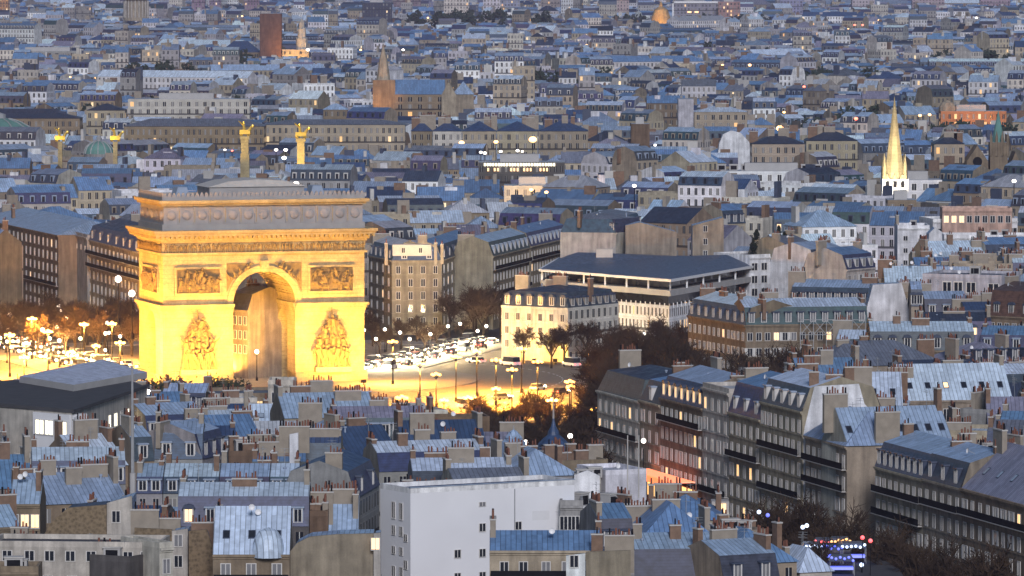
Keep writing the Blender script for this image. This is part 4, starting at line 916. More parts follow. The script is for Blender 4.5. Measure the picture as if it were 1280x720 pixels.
# big modern block with the lit office on the left edge
P = [G(-60, 503, 26), G(90, 516, 26), G(184, 484, 26), G(150, 470, 26), G(-60, 478, 26)]
mb = thing('office_building', 'grey roofed office block with a white lit corner room at the left edge', 'office block', (P[1].x, P[1].y, 0))
q = [(p.x - P[1].x, p.y - P[1].y) for p in P]
b = MB(); b.column(q, 0, 26, M['wall'], WC['pale'], M['tar'], None); b.obj('wall', mb)
d1 = (Vector(q[2]) - Vector(q[1])); d0 = (Vector(q[1]) - Vector(q[0]))
lb_ = MB(); lb_.column([(q[0][0] * 1.01, q[0][1] - .3), (.3, -.5), (q[2][0] + .4, q[2][1] - .2), (q[2][0], q[2][1] + .4), (0, .8), (q[0][0], q[0][1] + .6)], 26, 26.5, M['tar']); lb_.obj('roof_edge', mb)
b = MB(); u = [G(24, 470, 27), G(92, 481, 27), G(184, 465, 27), G(128, 449, 27)]
uu = [(p.x - P[1].x, p.y - P[1].y) for p in u]; b.column(uu, 26, 27, M['concrete'], (.5, .5, .5), M['zinc'], (.55, .58, .7)); b.obj('upper_roof', mb)
t0 = d0.normalized(); n0 = Vector((t0.y, -t0.x))
an = math.atan2(t0.y, t0.x)
cr = MB(); cr.box(-8.2, -.1, -.5, 3, 18.8, 25.7, M['dish']); o = cr.obj('corner_room', mb); o.rotation_euler = (0, 0, an)
for x, ww in ((-6.6, 2.1), (-4.5, 2.0), (-1.6, 2.4)):
    link('window', WM['o'], mb, Vector((math.cos(an) * x + math.sin(an) * .54, math.sin(an) * x - math.cos(an) * .54, 22.4)), an, (ww, 1, 2.3))
an1 = math.atan2(d1.y, d1.x)
for k in range(7):
    t = .48 + .08 * k; p = Vector(q[1]) + d1 * t; n1 = Vector((d1.y, -d1.x)).normalized() * .05
    link('window', WM['o' if k in (0, 1, 3, 4, 6) else 'd'], mb, (p.x + n1.x, p.y + n1.y, 21.6), an1, (2.2 if k % 2 else 1.6, 1, 2.2))
claim([(p.x, p.y) for p in P])
# turrets
def turret(label, px, py0, D, prof, mat, seg=8, spire=0):
    z0 = Z(py0, D); root = thing('roof_turret', label, 'turret', (X(px, D), D, 0))
    b = MB(); b.lathe([(prof[0][0] * 1.05, 0), (prof[0][0] * 1.05, z0 + prof[0][1])], M['wall'], seg, 0, 0, WC['tan']); b.obj('drum', root)
    b = MB(); b.lathe([(r, z0 + z) for r, z in prof], M[mat], seg, 0, 0, RC['navy'] if mat == 'slate' else RC['zinc']); b.obj('dome', root)
    if spire: b = MB(); b.tube((0, 0, z0 + prof[-1][1] - .3), (0, 0, z0 + prof[-1][1] + spire), .16, .05, M['steel'], 5); b.obj('finial', root)
    claim([(X(px, D) - 4, D - 4), (X(px, D) + 4, D - 4), (X(px, D) + 4, D + 4), (X(px, D) - 4, D + 4)])
turret('pointed blue domed turret with tall finial before the orange trees', 692, 570, 850, [(2.6, -.2), (2.7, .6), (2.2, 1.9), (1.5, 2.6), (.9, 3.1), (.8, 3.6), (.35, 4.4), (.15, 5.4), (0, 5.8)], 'slate', 10, 3.2)
turret('six sided zinc turret with small cap left of the pointed turret', 642, 568, 845, [(1.9, -.4), (1.75, 1.8), (1.2, 2.3), (1.3, 2.4), (.6, 3.3), (0, 3.7)], 'zinc', 6, .5)
# masts and poles
m = MB(); D = 770; z = Z(450, D)
m.tube((0, 0, 0), (0, 0, z * .62), .42, .4, M['concrete'], 8); m.tube((0, 0, z * .62), (0, 0, z), .25, .12, M['steel'], 6)
o = m.obj('telecom_mast'); o.location = (X(164, D), D, 0); tag(o, 'tall grey mast standing among the roofs left of the arch', 'mast')
for px in (785, 799):
    D = 776; m = MB(); m.tube((0, 0, 0), (0, 0, Z(545, D) - 20.5), .1, .07, M['cap'], 6); o = m.obj('flagpole'); o.location = (X(px, D), D, 20.6)
    tag(o, 'bare white flagpole on the white boxed roof, %s of the pair' % ('left' if px < 790 else 'right'), 'flagpole', 'pair of flagpoles')
# ------------------------------------------------------------------ landmarks farther off
def front_claim(x0, x1, D0, D1): claim([(X(x0, D0), D0), (X(x1, D0), D0), (X(x1, D1), D1), (X(x0, D1), D1)])
def lm(name, label, cat, px, D): return thing(name, label, cat, (X(px, D), D, 0))
def lbox(b, o, x0, x1, yt, D, dep, mat, col=(.5, .5, .5), yb=None, dy=0, bay=2.6):
    """box between photo columns x0..x1 up to photo row yt, facade uv on the faces"""
    ox = o.location.x; a, e = X(x0, D) - ox, X(x1, D) - ox; z1 = Z(yt, D); z0 = 0 if yb is None else Z(yb, D)
    for p, q in (((a, dy), (e, dy)), ((e, dy), (e, dy + dep)), ((e, dy + dep), (a, dy + dep)), ((a, dy + dep), (a, dy))): wall_quad(b, p, q, z0, z1, z1 - .4, mat, col, bay)
    b.face([(a, dy, z1), (e, dy, z1), (e, dy + dep, z1), (a, dy + dep, z1)], M['zinc'], RC['lightgrey'])
    claim([(ox + a, D + dy), (ox + e, D + dy), (ox + e, D + dy + dep), (ox + a, D + dy + dep)])
def lroof(b, o, x0, x1, ye, yr, D, dep, mat, col, dy=0, hip=True):
    ox = o.location.x; a, e = X(x0, D) - ox, X(x1, D) - ox; z1 = Z(ye, D) + .02; z2 = Z(yr, D); k = min(dep / 2, (e - a) / 2) if hip else 0
    f0, f1, g0, g1 = (a - .2, dy - .3, z1), (e + .2, dy - .3, z1), (e + .2, dy + dep + .3, z1), (a - .2, dy + dep + .3, z1)
    r0, r1 = (a + k, dy + dep / 2, z2), (e - k, dy + dep / 2, z2)
    slope(b, [f0, f1, r1, r0], M[mat], col); slope(b, [g0, g1, r0, r1], M[mat], col); slope(b, [f1, g0, r1], M[mat], col); slope(b, [g1, f0, r0], M[mat], col)
def block(label, x0, x1, yt, D, dep=14, wc='cream', rf=None, name='apartment_building', cat='building', mat='facade', bay=2.6, chim=0):
    if 2000 < D < 3600 and name != 'glass_hall': D = F * (CH - 28) / (yt + 75); front_claim(x0, x1, D - 85, D)
    o = lm(name, label, cat, (x0 + x1) / 2, D); b = MB(); lbox(b, o, x0, x1, yt, D, dep, M[mat], jit(WC[wc] if isinstance(wc, str) else wc, .05), bay=bay); b.obj('wall', o)
    if rf:
        b = MB(); lroof(b, o, x0, x1, yt, rf[0], D, dep, rf[1], RC[rf[2]] if isinstance(rf[2], str) else rf[2]); b.obj('roof', o)
    else:
        b = MB(); z = Z(yt, D); w2 = (X(x1, D) - X(x0, D)); b.box(-w2 * .25, w2 * .2, dep * .3, dep * .7, z, z + 2.4, M['concrete']); b.obj('roof_cabin', o)
    for k in range(chim): add_chimney(o, (random.random() - .5) * (X(x1, D) - X(x0, D)), dep * .4, Z((rf or [yt])[0], D) - .5, None, R(90))
    return o
# cathedral spire lit white and gold
D = 1700; o = lm('church_spire', 'slender church spire floodlit white at its foot and gold above', 'church', 1119, D)
b = MB(); lbox(b, o, 1103, 1136, 224, D, 8, M['wall'], WC['white']); b.obj('tower', o)
zb, zt, zk = Z(224, D), Z(120, D), Z(205, D)
b = MB(); b.lathe([(3.0, zb), (2.6, zk), (1.4, zk + (zt - zk) * .45), (.75, zk + (zt - zk) * .72), (.0, zt)], M['archstone'], 8, 0, 3.5, rot=R(22)); b.obj('spire', o)
for sx_ in (-1, 1):
    for sy_ in (-1, 1):
        b = MB(); b.lathe([(.65, zb), (.6, zk - 1), (0, zk + 3.2)], M['archstone'], 6, sx_ * 3.0, 3.5 + sy_ * 2.8); b.obj('pinnacle', o)
for sx_ in (-1, 0, 1):
    b = MB(); b.box(sx_ * 2.2 - .5, sx_ * 2.2 + .5, -.35, 0, zb - 2.4, zb - .6, M['iron']); b.prism([(sx_ * 2.2 - 1, zb - .5), (sx_ * 2.2 + 1, zb - .5), (sx_ * 2.2, zb + 1.6)], .1, .5, M['archstone']); b.obj('louvre', o)
spot((X(1112, D), D - 12, zb - 4), (X(1119, D), D + 3, zk), 34000, 70, (1, .85, .6)); spot((X(1127, D), D - 14, zb - 2), (X(1119, D), D + 3, zk + 12), 24000, 45, (1, .74, .42))
# gothic church with green spire on the right
D = 1830; o = lm('gothic_church', 'grey gothic church with a pale green spire at the right edge', 'church', 1245, D)
b = MB(); lbox(b, o, 1238, 1260, 178, D, 7, M['wall'], WC['tan']); b.obj('tower', o)
b = MB(); b.lathe([(2.2, Z(180, D)), (1.3, Z(162, D)), (0, Z(138, D))], M['copper'], 8, X(1249, D) - o.location.x, 3.5); b.obj('spire', o)
for x0, x1, yt in ((1209, 1236, 182), (1262, 1278, 190)):
    a, e = X(x0, D) - o.location.x, X(x1, D) - o.location.x
    b = MB(); b.prism([(a, 0), (e, 0), (e, Z(yt + 20, D)), ((a + e) / 2, Z(yt, D)), (a, Z(yt + 20, D))], 1, 14, M['wall'], WC['tan'])
    b.obj('gable_front', o); b = MB(); b.lathe([(0, .2), ((e - a) * .22, .2)], M['iron'], 12); ob = b.obj('rose_window', o); ob.rotation_euler = (R(90), 0, 0); ob.location = ((a + e) / 2, 1.05, Z(yt + 20, D))
for x in (1239, 1246, 1253, 1260):
    b = MB(); b.lathe([(.5, Z(195, D)), (.45, Z(172, D)), (0, Z(163, D))], M['wall'], 5, X(x, D) - o.location.x, 0, WC['tan']); b.obj('pinnacle', o)
block('stone hotel with rounded slate roof left of the green spired church', 1168, 1206, 180, 1840, 14, 'cream', (170, 'slate', 'slate'), chim=2)
# cathedral with long blue roof and scaffolded lit tower
D = 2450; o = lm('gothic_church', 'long gothic church with blue roof and one thin orange lit spire', 'church', 530, D)
b = MB(); lbox(b, o, 494, 556, 118, D, 14, M['facade'], WC['tan'], bay=4); b.obj('nave', o); b = MB(); lroof(b, o, 494, 556, 118, 100, D, 14, 'zinc', RC['blue'], hip=False); b.obj('roof', o)
b = MB(); lbox(b, o, 466, 494, 100, D, 9, M['wall'], WC['tan']); b.obj('tower', o); b = MB(); b.lathe([(3.0, Z(100, D)), (1.7, Z(75, D)), (0, Z(55, D))], M['wall'], 8, X(479, D) - o.location.x, 4, WC['cream']); b.obj('spire', o)
b = MB(); a, e = X(552, D) - o.location.x, X(570, D) - o.location.x; b.prism([(a, 0), (e, 0), (e, Z(118, D)), ((a + e) / 2, Z(102, D)), (a, Z(118, D))], -4, 12, M['wall'], WC['cream']); b.obj('transept', o)
b = MB(); lbox(b, o, 570, 592, 118, D, 12, M['wall'], WC['beige']); b.obj('choir', o); b = MB(); lroof(b, o, 566, 592, 118, 102, D, 12, 'zinc', RC['zinc']); b.obj('choir_roof', o)
spot((X(470, D), D - 16, 22), (X(472, D), D, Z(110, D)), 14000, 80, (1, .4, .06))
# twin towered church, one tower wrapped in brown scaffolding
D = 3645; o = lm('twin_towered_church', 'church with one tower wrapped in brown sheeting and one pale tower', 'church', 352, D)
b = MB(); lbox(b, o, 325, 352, 17, D, 13, M['wall'], (.16, .09, .07)); b.obj('wrapped_tower', o)
b = MB(); lbox(b, o, 353, 386, 62, D, 13, M['facade'], WC['cream'], bay=3.5); b.obj('portico', o)
b = MB(); b.lathe([(3.6, Z(62, D)), (3.6, Z(48, D)), (2.6, Z(47, D)), (2.6, Z(36, D)), (1.8, Z(35, D)), (1.6, Z(28, D)), (0, Z(23, D))], M['wall'], 8, X(377, D) - o.location.x, 6, WC['pale']); b.obj('pale_tower', o)
b = MB(); lbox(b, o, 274, 324, 66, D, 16, M['facade'], WC['tan'], bay=5, dy=16); b.obj('nave', o); b = MB(); lroof(b, o, 274, 324, 66, 52, D, 16, 'slate', RC['navy'], dy=16); b.obj('roof', o)
spot((X(368, D), D - 16, Z(80, D)), (X(368, D), D, Z(66, D)), 30000, 110, (1, .5, .1))
# domed temple at the top
D = 5000; o = lm('domed_temple', 'columned drum and pediment of a great domed temple at the top', 'monument', 170, D); ox = o.location.x
b = MB(); cx = X(169.5, D) - ox; b.lathe([(11, Z(26, D)), (11, Z(22, D)), (9, Z(22, D)), (9, Z(0, D)), (11.2, Z(0, D)), (11.2, Z(-3, D)), (9, Z(-5, D)), (9, Z(-10, D)), (7.5, Z(-20, D)), (4, Z(-27, D)), (0, Z(-30, D))], M['wall'], 20, cx, 12, WC['cream']); b.obj('drum', o)
cm = MB(); cm.lathe([(.75, 0), (.65, Z(1, D) - Z(22, D))], M['wall'], 8, 0, 0, WC['pale']); cmm = cm.mesh('column')
for k in range(20): link('column', cmm, o, (cx + 10.3 * math.cos(.314 * k), 12 + 10.3 * math.sin(.314 * k), Z(22, D)))
b = MB(); a, e = X(164, D) - ox, X(210, D) - ox; b.prism([(a, Z(35, D)), (e, Z(35, D)), (e, Z(32, D)), ((a + e) / 2, Z(24, D)), (a, Z(32, D))], -8, 6, M['wall'], WC['cream']); b.obj('pediment', o)
b = MB(); lbox(b, o, 125, 211, 35, D, 30, M['wall'], WC['tan']); b.obj('body', o)
# golden statues on columns and glass domes
for px, yt, yb, D, nm in ((306, 158, 192, 1780, 'shorter column left of the arch roof'), (376, 161, 215, 1750, 'brighter column rising from behind the arch roof'), (75, 165, 178, 1900, 'lower pylon next to the big glass dome'), (144, 165, 178, 1900, 'pylon above the small glass dome')):
    o = lm('gilded_column', 'gilded winged statue on the %s' % nm, 'statue', px, D); zt = Z(yt + 12, D); s = D / 7290
    b = MB(); r = 4.6 * s if yb > 190 else 2.2 * s; b.box(-r * 1.2, r * 1.2, -r * 1.2, r * 1.2, 0, Z(yb, D), M['archstone']); b.box(-r, r, -r, r, Z(yb, D), zt - 1, M['archstone']); b.box(-r * 1.3, r * 1.3, -r * 1.3, r * 1.3, zt - 1, zt, M['archstone']); b.obj('column', o)
    b = MB(); b.box(-1.6, 1.6, -.5, .5, zt + .6, zt + 1.9, M['gold'])
    for q in (-1.3, -.9, .9, 1.3): b.tube((q, 0, zt), (q * 1.1, 0, zt + 1), .28, .35, M['gold'], 5)
    b.tube((1.3, 0, zt + 1.7), (2.1, 0, zt + 3), .55, .35, M['gold'], 6); b.ball((2.4, 0, zt + 3.1), .5, M['gold'], 6, 4)
    b.tube((-.2, 0, zt + 1.8), (-.4, 0, zt + 3.8), .5, .35, M['gold'], 6); b.ball((-.4, 0, zt + 4.2), .36, M['gold'], 6, 4); b.tube((-.5, 0, zt + 3.4), (-1.9, 0, zt + 4.6), .4, .15, M['gold'], 5); b.obj('statue', o)
    spot((X(px, D) - 3, D - 12, Z(yb, D)), (X(px, D), D, zt), 16000 if yb > 200 else 4500 if yb > 190 else 1500, 80, (1, .66, .14))
def gdome(label, x0, x1, yt, yb, D):
    o = lm('glass_dome', label, 'glass dome', (x0 + x1) / 2, D); r = (X(x1, D) - X(x0, D)) / 2; z0, z1 = Z(yb, D), Z(yt, D)
    b = MB(); b.lathe([(r, 0), (r, z0)], M['wall'], 24, 0, 0, WC['grey']); b.obj('drum', o)
    b = MB(); b.lathe([(r * math.cos(t), z0 + (z1 - z0) * math.sin(t)) for t in [R(k * 15) for k in range(6)]] + [(0, z1)], M['copper'], 24); b.obj('glazing', o)
    b = MB()
    for k in range(12):
        a = R(30 * k)
        for j in range(5):
            t, u = R(15 * j), R(15 * j + 15); P = lambda t: (1.015 * r * math.cos(t) * math.cos(a), 1.015 * r * math.cos(t) * math.sin(a), z0 + 1.01 * (z1 - z0) * math.sin(t)); b.tube(P(t), P(u), .22, .22, M['steel'], 4)
    b.obj('ribs', o); b = MB(); b.lathe([(r * .16, z1 - .3), (r * .16, z1 + 1.2), (0, z1 + 2)], M['steel'], 8); b.obj('lantern', o)
    claim([(X(x0, D), D - r), (X(x1, D), D - r), (X(x1, D), D + r), (X(x0, D), D + r)])
gdome('large green glass dome cut off by the left edge', -55, 52, 147, 186, 2100); gdome('small bluish glass dome right of the large green one', 105, 142, 176, 192, 1960)
# long palaces and other big blocks
block('long stone palace facade with pilasters in the middle distance', 155, 330, 158, 2409, 18, 'tan', (149, 'zinc', 'grey'), 'palace', 'palace', bay=2.0)
block('eastern half of the long stone palace, lighter and plainer', 331, 506, 156, 2420, 18, 'cream', (150, 'zinc', 'grey'), 'palace', 'palace', bay=2.2)
for x0, x1, wc, lb in ((514, 540, 'tan', 'dark fronted house beside the gap in the long palace row'), (541, 577, 'pale', 'palest house of the row right of the long palace'), (578, 620, 'cream', 'blue roofed house in the row above the orange street lamps'), (621, 672, 'cream', 'widest house in the row above the orange street lamps'), (673, 735, 'beige', 'low roofed end house of the row right of the brightest orange lamp')):
    block(lb, x0, x1, 164, 2330, 15, wc, (152, 'slate', 'navy'), chim=3)
block('long white arcaded block with cream end pavilions', 160, 312, 124, 2900, 14, 'pale', None, bay=3.4); block('tan town hall block with pointed dormers', 108, 156, 138, 2720, 14, 'cream', (130, 'slate', 'slate'))
block('big pale modern university block with dark slot windows', 0, 124, 64, 3700, 18, 'grey', None, bay=5); block('long stone wall building left of the tan town hall', -10, 100, 148, 2560, 14, 'tan', (142, 'slate', 'slate'))
o = block('tan nineteenth century block with tall white party wall', 868, 934, 140, 2430, 15, 'cream', (133, 'zinc', 'pale'), bay=3, chim=4); b = MB(); Dp = o.location.y; lbox(b, o, 848, 867, 124, Dp, 15, M['wall'], WC['lilac']); b.obj('party_wall', o)
block('brown windowless slab tower in the middle distance', 789, 812, 155, 2250, 10, 'brown', None, mat='wall')
gable('white bowed end wall in front of the tan nineteenth century block', [(897, 200), (899, 180), (904, 168), (914, 163), (926, 166), (937, 178), (938, 200)], 20, 1985, 9, 'white')
block('slate roofed cream block left of the lit spire, near one', 940, 1006, 180, 2130, 16, 'cream', (168, 'slate', 'slate'), chim=3); block('broad slate roofed block left of the lit spire, far one', 1008, 1072, 176, 2160, 16, 'cream', (163, 'slate', 'slate'), chim=3)
block('long white block with a dark strip of shops on its roof edge', 895, 1042, 214, 1810, 12, 'white', None, bay=3, chim=0)
for k in range(9):
    x = 903 + 15 * k; o_ = link('roof_unit', UNIT, bpy.data.objects[[q.name for q in COL.objects if q.name.startswith('apartment_building')][-1]], (X(x, 1810) - X(968.5, 1810), 6, Z(214, 1810)), 0, (1.2, 1, 1.4))
block('white block with blank flat top under the white spire foot', 1122, 1178, 225, 1720, 12, 'white', None, bay=3); block('dark block with lit yellow roof terrace right of the spire', 1110, 1146, 250, 1590, 10, 'tan', None)
o = block('dark restaurant pavilion with two tiers of lit balconies', 598, 706, 203, 1830, 14, 'dark', None, bay=2)
for yt, yb, n in ((204, 207.5, 26), (210, 214, 22)):
    for k in range(n):
        if random.random() < (.95 if n == 26 else .4):
            b = MB(); xx = X(605 + 90 * k / n, 1830) - o.location.x; b.box(xx, xx + .55, -.4, -.1, Z(yb, 1830), Z(yt, 1830), M['litwhite'] if n == 26 else M['lit']); b.obj('lit_window', o)
o = block('warm lit pale block with bright orange right end', 630, 704, 232, 1705, 12, 'pale', None, bay=2.4); spot((X(696, 1705), 1690, Z(232, 1705) - 2), (X(680, 1705), 1706, Z(240, 1705)), 9000, 150, (1, .55, .2)); spot((X(650, 1705), 1690, Z(232, 1705) - 1), (X(650, 1705), 1706, Z(240, 1705)), 5000, 150, (1, .6, .25))
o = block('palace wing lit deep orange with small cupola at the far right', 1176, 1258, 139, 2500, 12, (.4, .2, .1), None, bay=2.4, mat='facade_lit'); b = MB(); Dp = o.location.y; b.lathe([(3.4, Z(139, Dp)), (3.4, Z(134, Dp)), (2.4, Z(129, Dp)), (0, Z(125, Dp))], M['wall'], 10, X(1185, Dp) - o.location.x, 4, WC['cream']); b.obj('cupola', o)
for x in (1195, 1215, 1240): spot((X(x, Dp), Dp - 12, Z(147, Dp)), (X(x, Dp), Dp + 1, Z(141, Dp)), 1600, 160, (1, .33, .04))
o = block('long glass hall with row of glowing arched gables', 735, 815, 83, 3480, 16, 'dark', None, 'glass_hall', 'hall')
for k in range(9):
    x = X(739 + 9 * k, 3480) - o.location.x; h2 = 3.4 if k in (3,) else 2.2; b = MB(); b.prism([(x - 1.7, Z(85, 3480)), (x + 1.7, Z(85, 3480)), (x + 1.5, Z(79, 3480)), (x, Z(79, 3480) + h2), (x - 1.5, Z(79, 3480))], -.8, .4, M['amber']); b.obj('arched_gable', o)
o = block('white lit monument shaft standing before trees in the distance', 725.5, 728.5, 44, 4300, 3, 'white', None, 'monument_shaft', 'monument', mat='wall'); o.children[0].data.materials[0] = M['litwhite']  # shaft's floodlit white is given as a glow of its own surface
# towers on the skyline
TW = [(453, 490, 3, 5200, (.05, .06, .09), 'dark slab tower, widest and darkest at the top centre'), (492, 526, -6, 5900, (.22, .16, .2), 'purplish tower right of the dark slab'), (555, 586, -2, 5300, (.55, .5, .48), 'pale striped tower in the top middle'), (587, 598, 6, 5310, (.08, .1, .16), 'thin dark tower against the pale striped one'),
      (604, 625, -2, 5400, (.55, .53, .55), 'slim white tower right of the pale striped one'), (626, 650, -8, 5800, (.3, .32, .42), 'blue grey tower beside the slim white one'), (676, 700, -3, 5900, (.3, .25, .25), 'brownish tower left of the wide navy slab'), (699, 734, -4, 6100, (.1, .14, .3), 'wide navy slab tower at the top'), (752, 786, -8, 5500, (.45, .36, .36), 'pink beige tower left of the small gold dome'), (797, 814, -8, 5900, (.2, .24, .36), 'slate blue tower behind the gold dome'),
      (841, 898, 4, 5050, (.25, .24, .3), 'broad block framed in white with red lit rooms'), (898, 925, 2, 5020, (.35, .22, .2), 'brown gridded tower joined to the white framed block'), (240, 256, -5, 5600, (.25, .18, .25), 'dusky tower left of a lit pair at the top left'), (262, 276, -6, 5700, (.25, .2, .28), 'mauve tower at the top left between lamps'), (306, 324, -6, 5500, (.25, .18, .24), 'mauve tower above the wrapped church tower'),
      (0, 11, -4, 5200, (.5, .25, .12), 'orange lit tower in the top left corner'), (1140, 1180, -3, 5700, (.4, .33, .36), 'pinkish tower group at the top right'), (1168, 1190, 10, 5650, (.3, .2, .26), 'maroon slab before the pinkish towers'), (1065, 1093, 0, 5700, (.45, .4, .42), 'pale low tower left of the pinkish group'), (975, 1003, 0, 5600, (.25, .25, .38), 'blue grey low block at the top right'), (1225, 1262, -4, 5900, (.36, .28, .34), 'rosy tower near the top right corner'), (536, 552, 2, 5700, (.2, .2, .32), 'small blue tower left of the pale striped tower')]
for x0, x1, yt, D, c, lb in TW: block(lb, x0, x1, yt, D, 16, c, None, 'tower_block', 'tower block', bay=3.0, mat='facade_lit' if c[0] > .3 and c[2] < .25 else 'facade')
o = [q for q in COL.objects if q.get('label') == 'broad block framed in white with red lit rooms'][0]
b = MB(); D = 5050; ox = o.location.x
for x0, x1, yt, yb in ((840, 842, 2, 33), (897, 899, 2, 33), (840, 899, 1.5, 4)): b.box(X(x0, D) - ox, X(x1, D) - ox, -1.2, -.2, max(0, Z(yb, D)), Z(yt, D), M['dish'])
b.obj('white_frame', o); b = MB()
for x, y in ((859, 14), (868, 14), (868, 24)): b = MB(); b.box(X(x, D) - ox, X(x + 5, D) - ox, -.6, -.2, Z(y + 2, D), Z(y, D), M['lit']); b.obj('lit_window', o)
D = 4800; o = lm('domed_church', 'small domed church glowing gold near the top', 'church', 826, D); b = MB(); b.lathe([(8, 0), (8, Z(26, D)), (7.4, Z(20, D)), (5.6, Z(12, D)), (1.6, Z(8, D)), (1.2, Z(4, D)), (0, Z(1, D))], M['wall'], 14, 0, 0, (.42, .3, .16)); b.obj('dome', o); claim([(X(815, D), D - 8), (X(838, D), D - 8), (X(838, D), D + 8), (X(815, D), D + 8)])
spot((X(826, D) - 4, D - 26, Z(26, D)), (X(826, D), D, Z(18, D)), 26000, 80, (1, .5, .1))

# ------------------------------------------------------------------ ordinary houses: the nearest as things, the rest as far rooftops
front_claim(470, 722, 600, 775); front_claim(0, 216, 600, 726); front_claim(230, 480, 600, 728); front_claim(606, 800, 600, 712); front_claim(780, 1010, 600, 740)
front_claim(745, 1300, 600, 790)
front_claim(480, 760, 912, 1110); front_claim(-100, 480, 980, 1110)
front_claim(555, 645, 1330, 1480); front_claim(680, 1005, 1012, 1345); front_claim(-90, 185, 1060, 1370); front_claim(270, 350, 1180, 1400); front_claim(590, 800, 1290, 1400)
front_claim(1100, 1300, 1200, 1262); front_claim(450, 720, 1290, 1425); front_claim(895, 1100, 1200, 1420); front_claim(1110, 1300, 1420, 1475)
front_claim(860, 1090, 1120, 1175); front_claim(1040, 1290, 1150, 1170)
for x0, x1, D in ((600, 706, 1830), (630, 704, 1705), (1103, 1136, 1700), (300, 312, 2060), (368, 384, 1960), (897, 938, 1985), (895, 1042, 1810), (1160, 1290, 1830), (848, 935, 2430), (155, 735, 2330)): front_claim(x0, x1, D - (80 if D in (1830, 1700) else 26), D)
for x0, x1, D0, D1 in ((462, 594, 2345, 2452), (270, 388, 3500, 3645), (0, 124, 3540, 3700), (122, 212, 4700, 5000), (735, 815, 3360, 3480), (812, 840, 4600, 4800), (450, 630, 4950, 5200), (838, 926, 4800, 5040)): front_claim(x0, x1, D0, D1)
def street_x(y): return 13.9 + (945 - y) * .287
zones = {}
def zone_angle(ix_, iy_):
    return zones.setdefault((ix_, iy_), R(random.choice((-38, -24, -12, 0, 0, 8, 18, 30, 46))))
cands = []
def fill(D0, D1, cell, angle_fn, ok, hr, wr, dr, street):
    y = D0
    while y < D1:
        hwid = .0895 * y + 12; nx = max(1, int(2 * hwid / cell))
        for i in range(nx + 1):
            zx = -hwid + (i + .5) * 2 * hwid / (nx + 1); zc = Vector((zx, y + cell / 2)); th = angle_fn(i, int(y / cell))
            ca, sa = math.cos(th), math.sin(th); half = cell * .72; v = -half; row = 0
            while v < half:
                d = random.uniform(*dr); u = -half + random.uniform(0, 6); base = random.uniform(*hr)
                while u < half:
                    w = random.uniform(*wr) * (random.uniform(3, 5.5) if y > 2250 and random.random() < .035 else 1); c = Vector((zc.x + ca * (u + w / 2) - sa * (v + d / 2), zc.y + sa * (u + w / 2) + ca * (v + d / 2)))
                    if abs(c.x - zc.x) <= hwid / (nx + 1) and abs(c.y - zc.y) <= cell / 2 and abs(c.x) < hwid:
                        pts = [(zc.x + ca * uu - sa * vv, zc.y + sa * uu + ca * vv) for uu in (u, u + w) for vv in (v, v + d)]
                        if ok(c) and not taken(pts + [(c.x, c.y)]):
                            a = (zc.x + ca * u - sa * v, zc.y + sa * u + ca * v); cands.append((c.y, a, th, w, d, max(10.5, base + (random.uniform(-2.2, 2.2) if y < 1390 else random.gauss(0, 2.6)))))
                    u += w + .05
                row += 1; v += d + (street * random.uniform(.8, 1.5) if row % 2 == 0 else random.uniform(.5, 6))
        y += cell
def ok_near(c):
    px = CX + F * c.x / c.y
    if c.x > street_x(c.y) - 38: return False
    return px < 760 and (c.y < 905 or (px < 480 and c.y < 975))
def ok_right(c): return c.x > street_x(c.y) + 15 and c.y > 800 and c.x > 16 + max(0, c.y - 1110) * .02
fill(670, 980, 60, lambda i, j: R((-6, 0, 5, 12)[(i * 3 + j) % 4]), ok_near, (15.5, 18.5), (6, 12.5), (8, 11), 4)
fill(800, 1400, 60, lambda i, j: R((-10, 0, 6, 14)[(i + j) % 4]), ok_right, (16, 18.8), (7, 14), (9, 12), 6)
fill(1400, 2300, 90, zone_angle, lambda c: True, (16, 22), (9, 18), (10, 13), 9)
cands.sort(key=lambda c: c[0])
NIND = 300 - len(HOUSES) - 12
RT = ['mansard'] * 5 + ['gable'] * 4 + ['flat'] * 3 + ['hip'] * 2
WCH = ['cream'] * 4 + ['beige'] * 3 + ['pale'] * 4 + ['white'] * 3 + ['grey', 'tan', 'tan', 'lilac']
RCH = ['zinc'] * 4 + ['pale'] * 3 + ['blue'] * 4 + ['grey', 'slate', 'navy', 'purple', 'lightgrey']
autos = []
for c in cands[:NIND]:
    y, a, th, w, d, h = c; rt, wc, rc = random.choice(RT), random.choice(WCH + (['white'] * 5 + ['pale'] * 4 if y < 1000 else ['white'] * 2)), random.choice(RCH)
    if rt == 'flat' and rc in ('slate', 'navy', 'blue'): rc = 'lightgrey'
    e = (a[0] + math.cos(th) * w, a[1] + math.sin(th) * w); dm = random.choice((0, 0, 2, 3, 4)) if rt == 'mansard' else 0
    r = house('', (a[0], a[1], 0), (e[0], e[1], 0), h, d, rt, wc, rc, dorm=dm, dk=random.choice('wdaz'), chim=random.choice((1, 2, 2, 3, 4)), extra=random.choice((0, 1, 2, 3)), sky=(random.choice((0, 2, 3, 4)) if rt == 'gable' and y < 1100 else 0), skk=random.choice('dp'), lit=.03, auto=True, rise=None if rt != 'mansard' else random.uniform(2.4, 3.6), front=random.choice(('facade', 'facade', 'facade', 'wall')), side='wall')
    autos.append((r, c, wc, rc, rt, dm))
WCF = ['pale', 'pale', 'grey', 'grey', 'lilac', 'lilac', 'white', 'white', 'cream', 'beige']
fw, fr = MB(), MB()
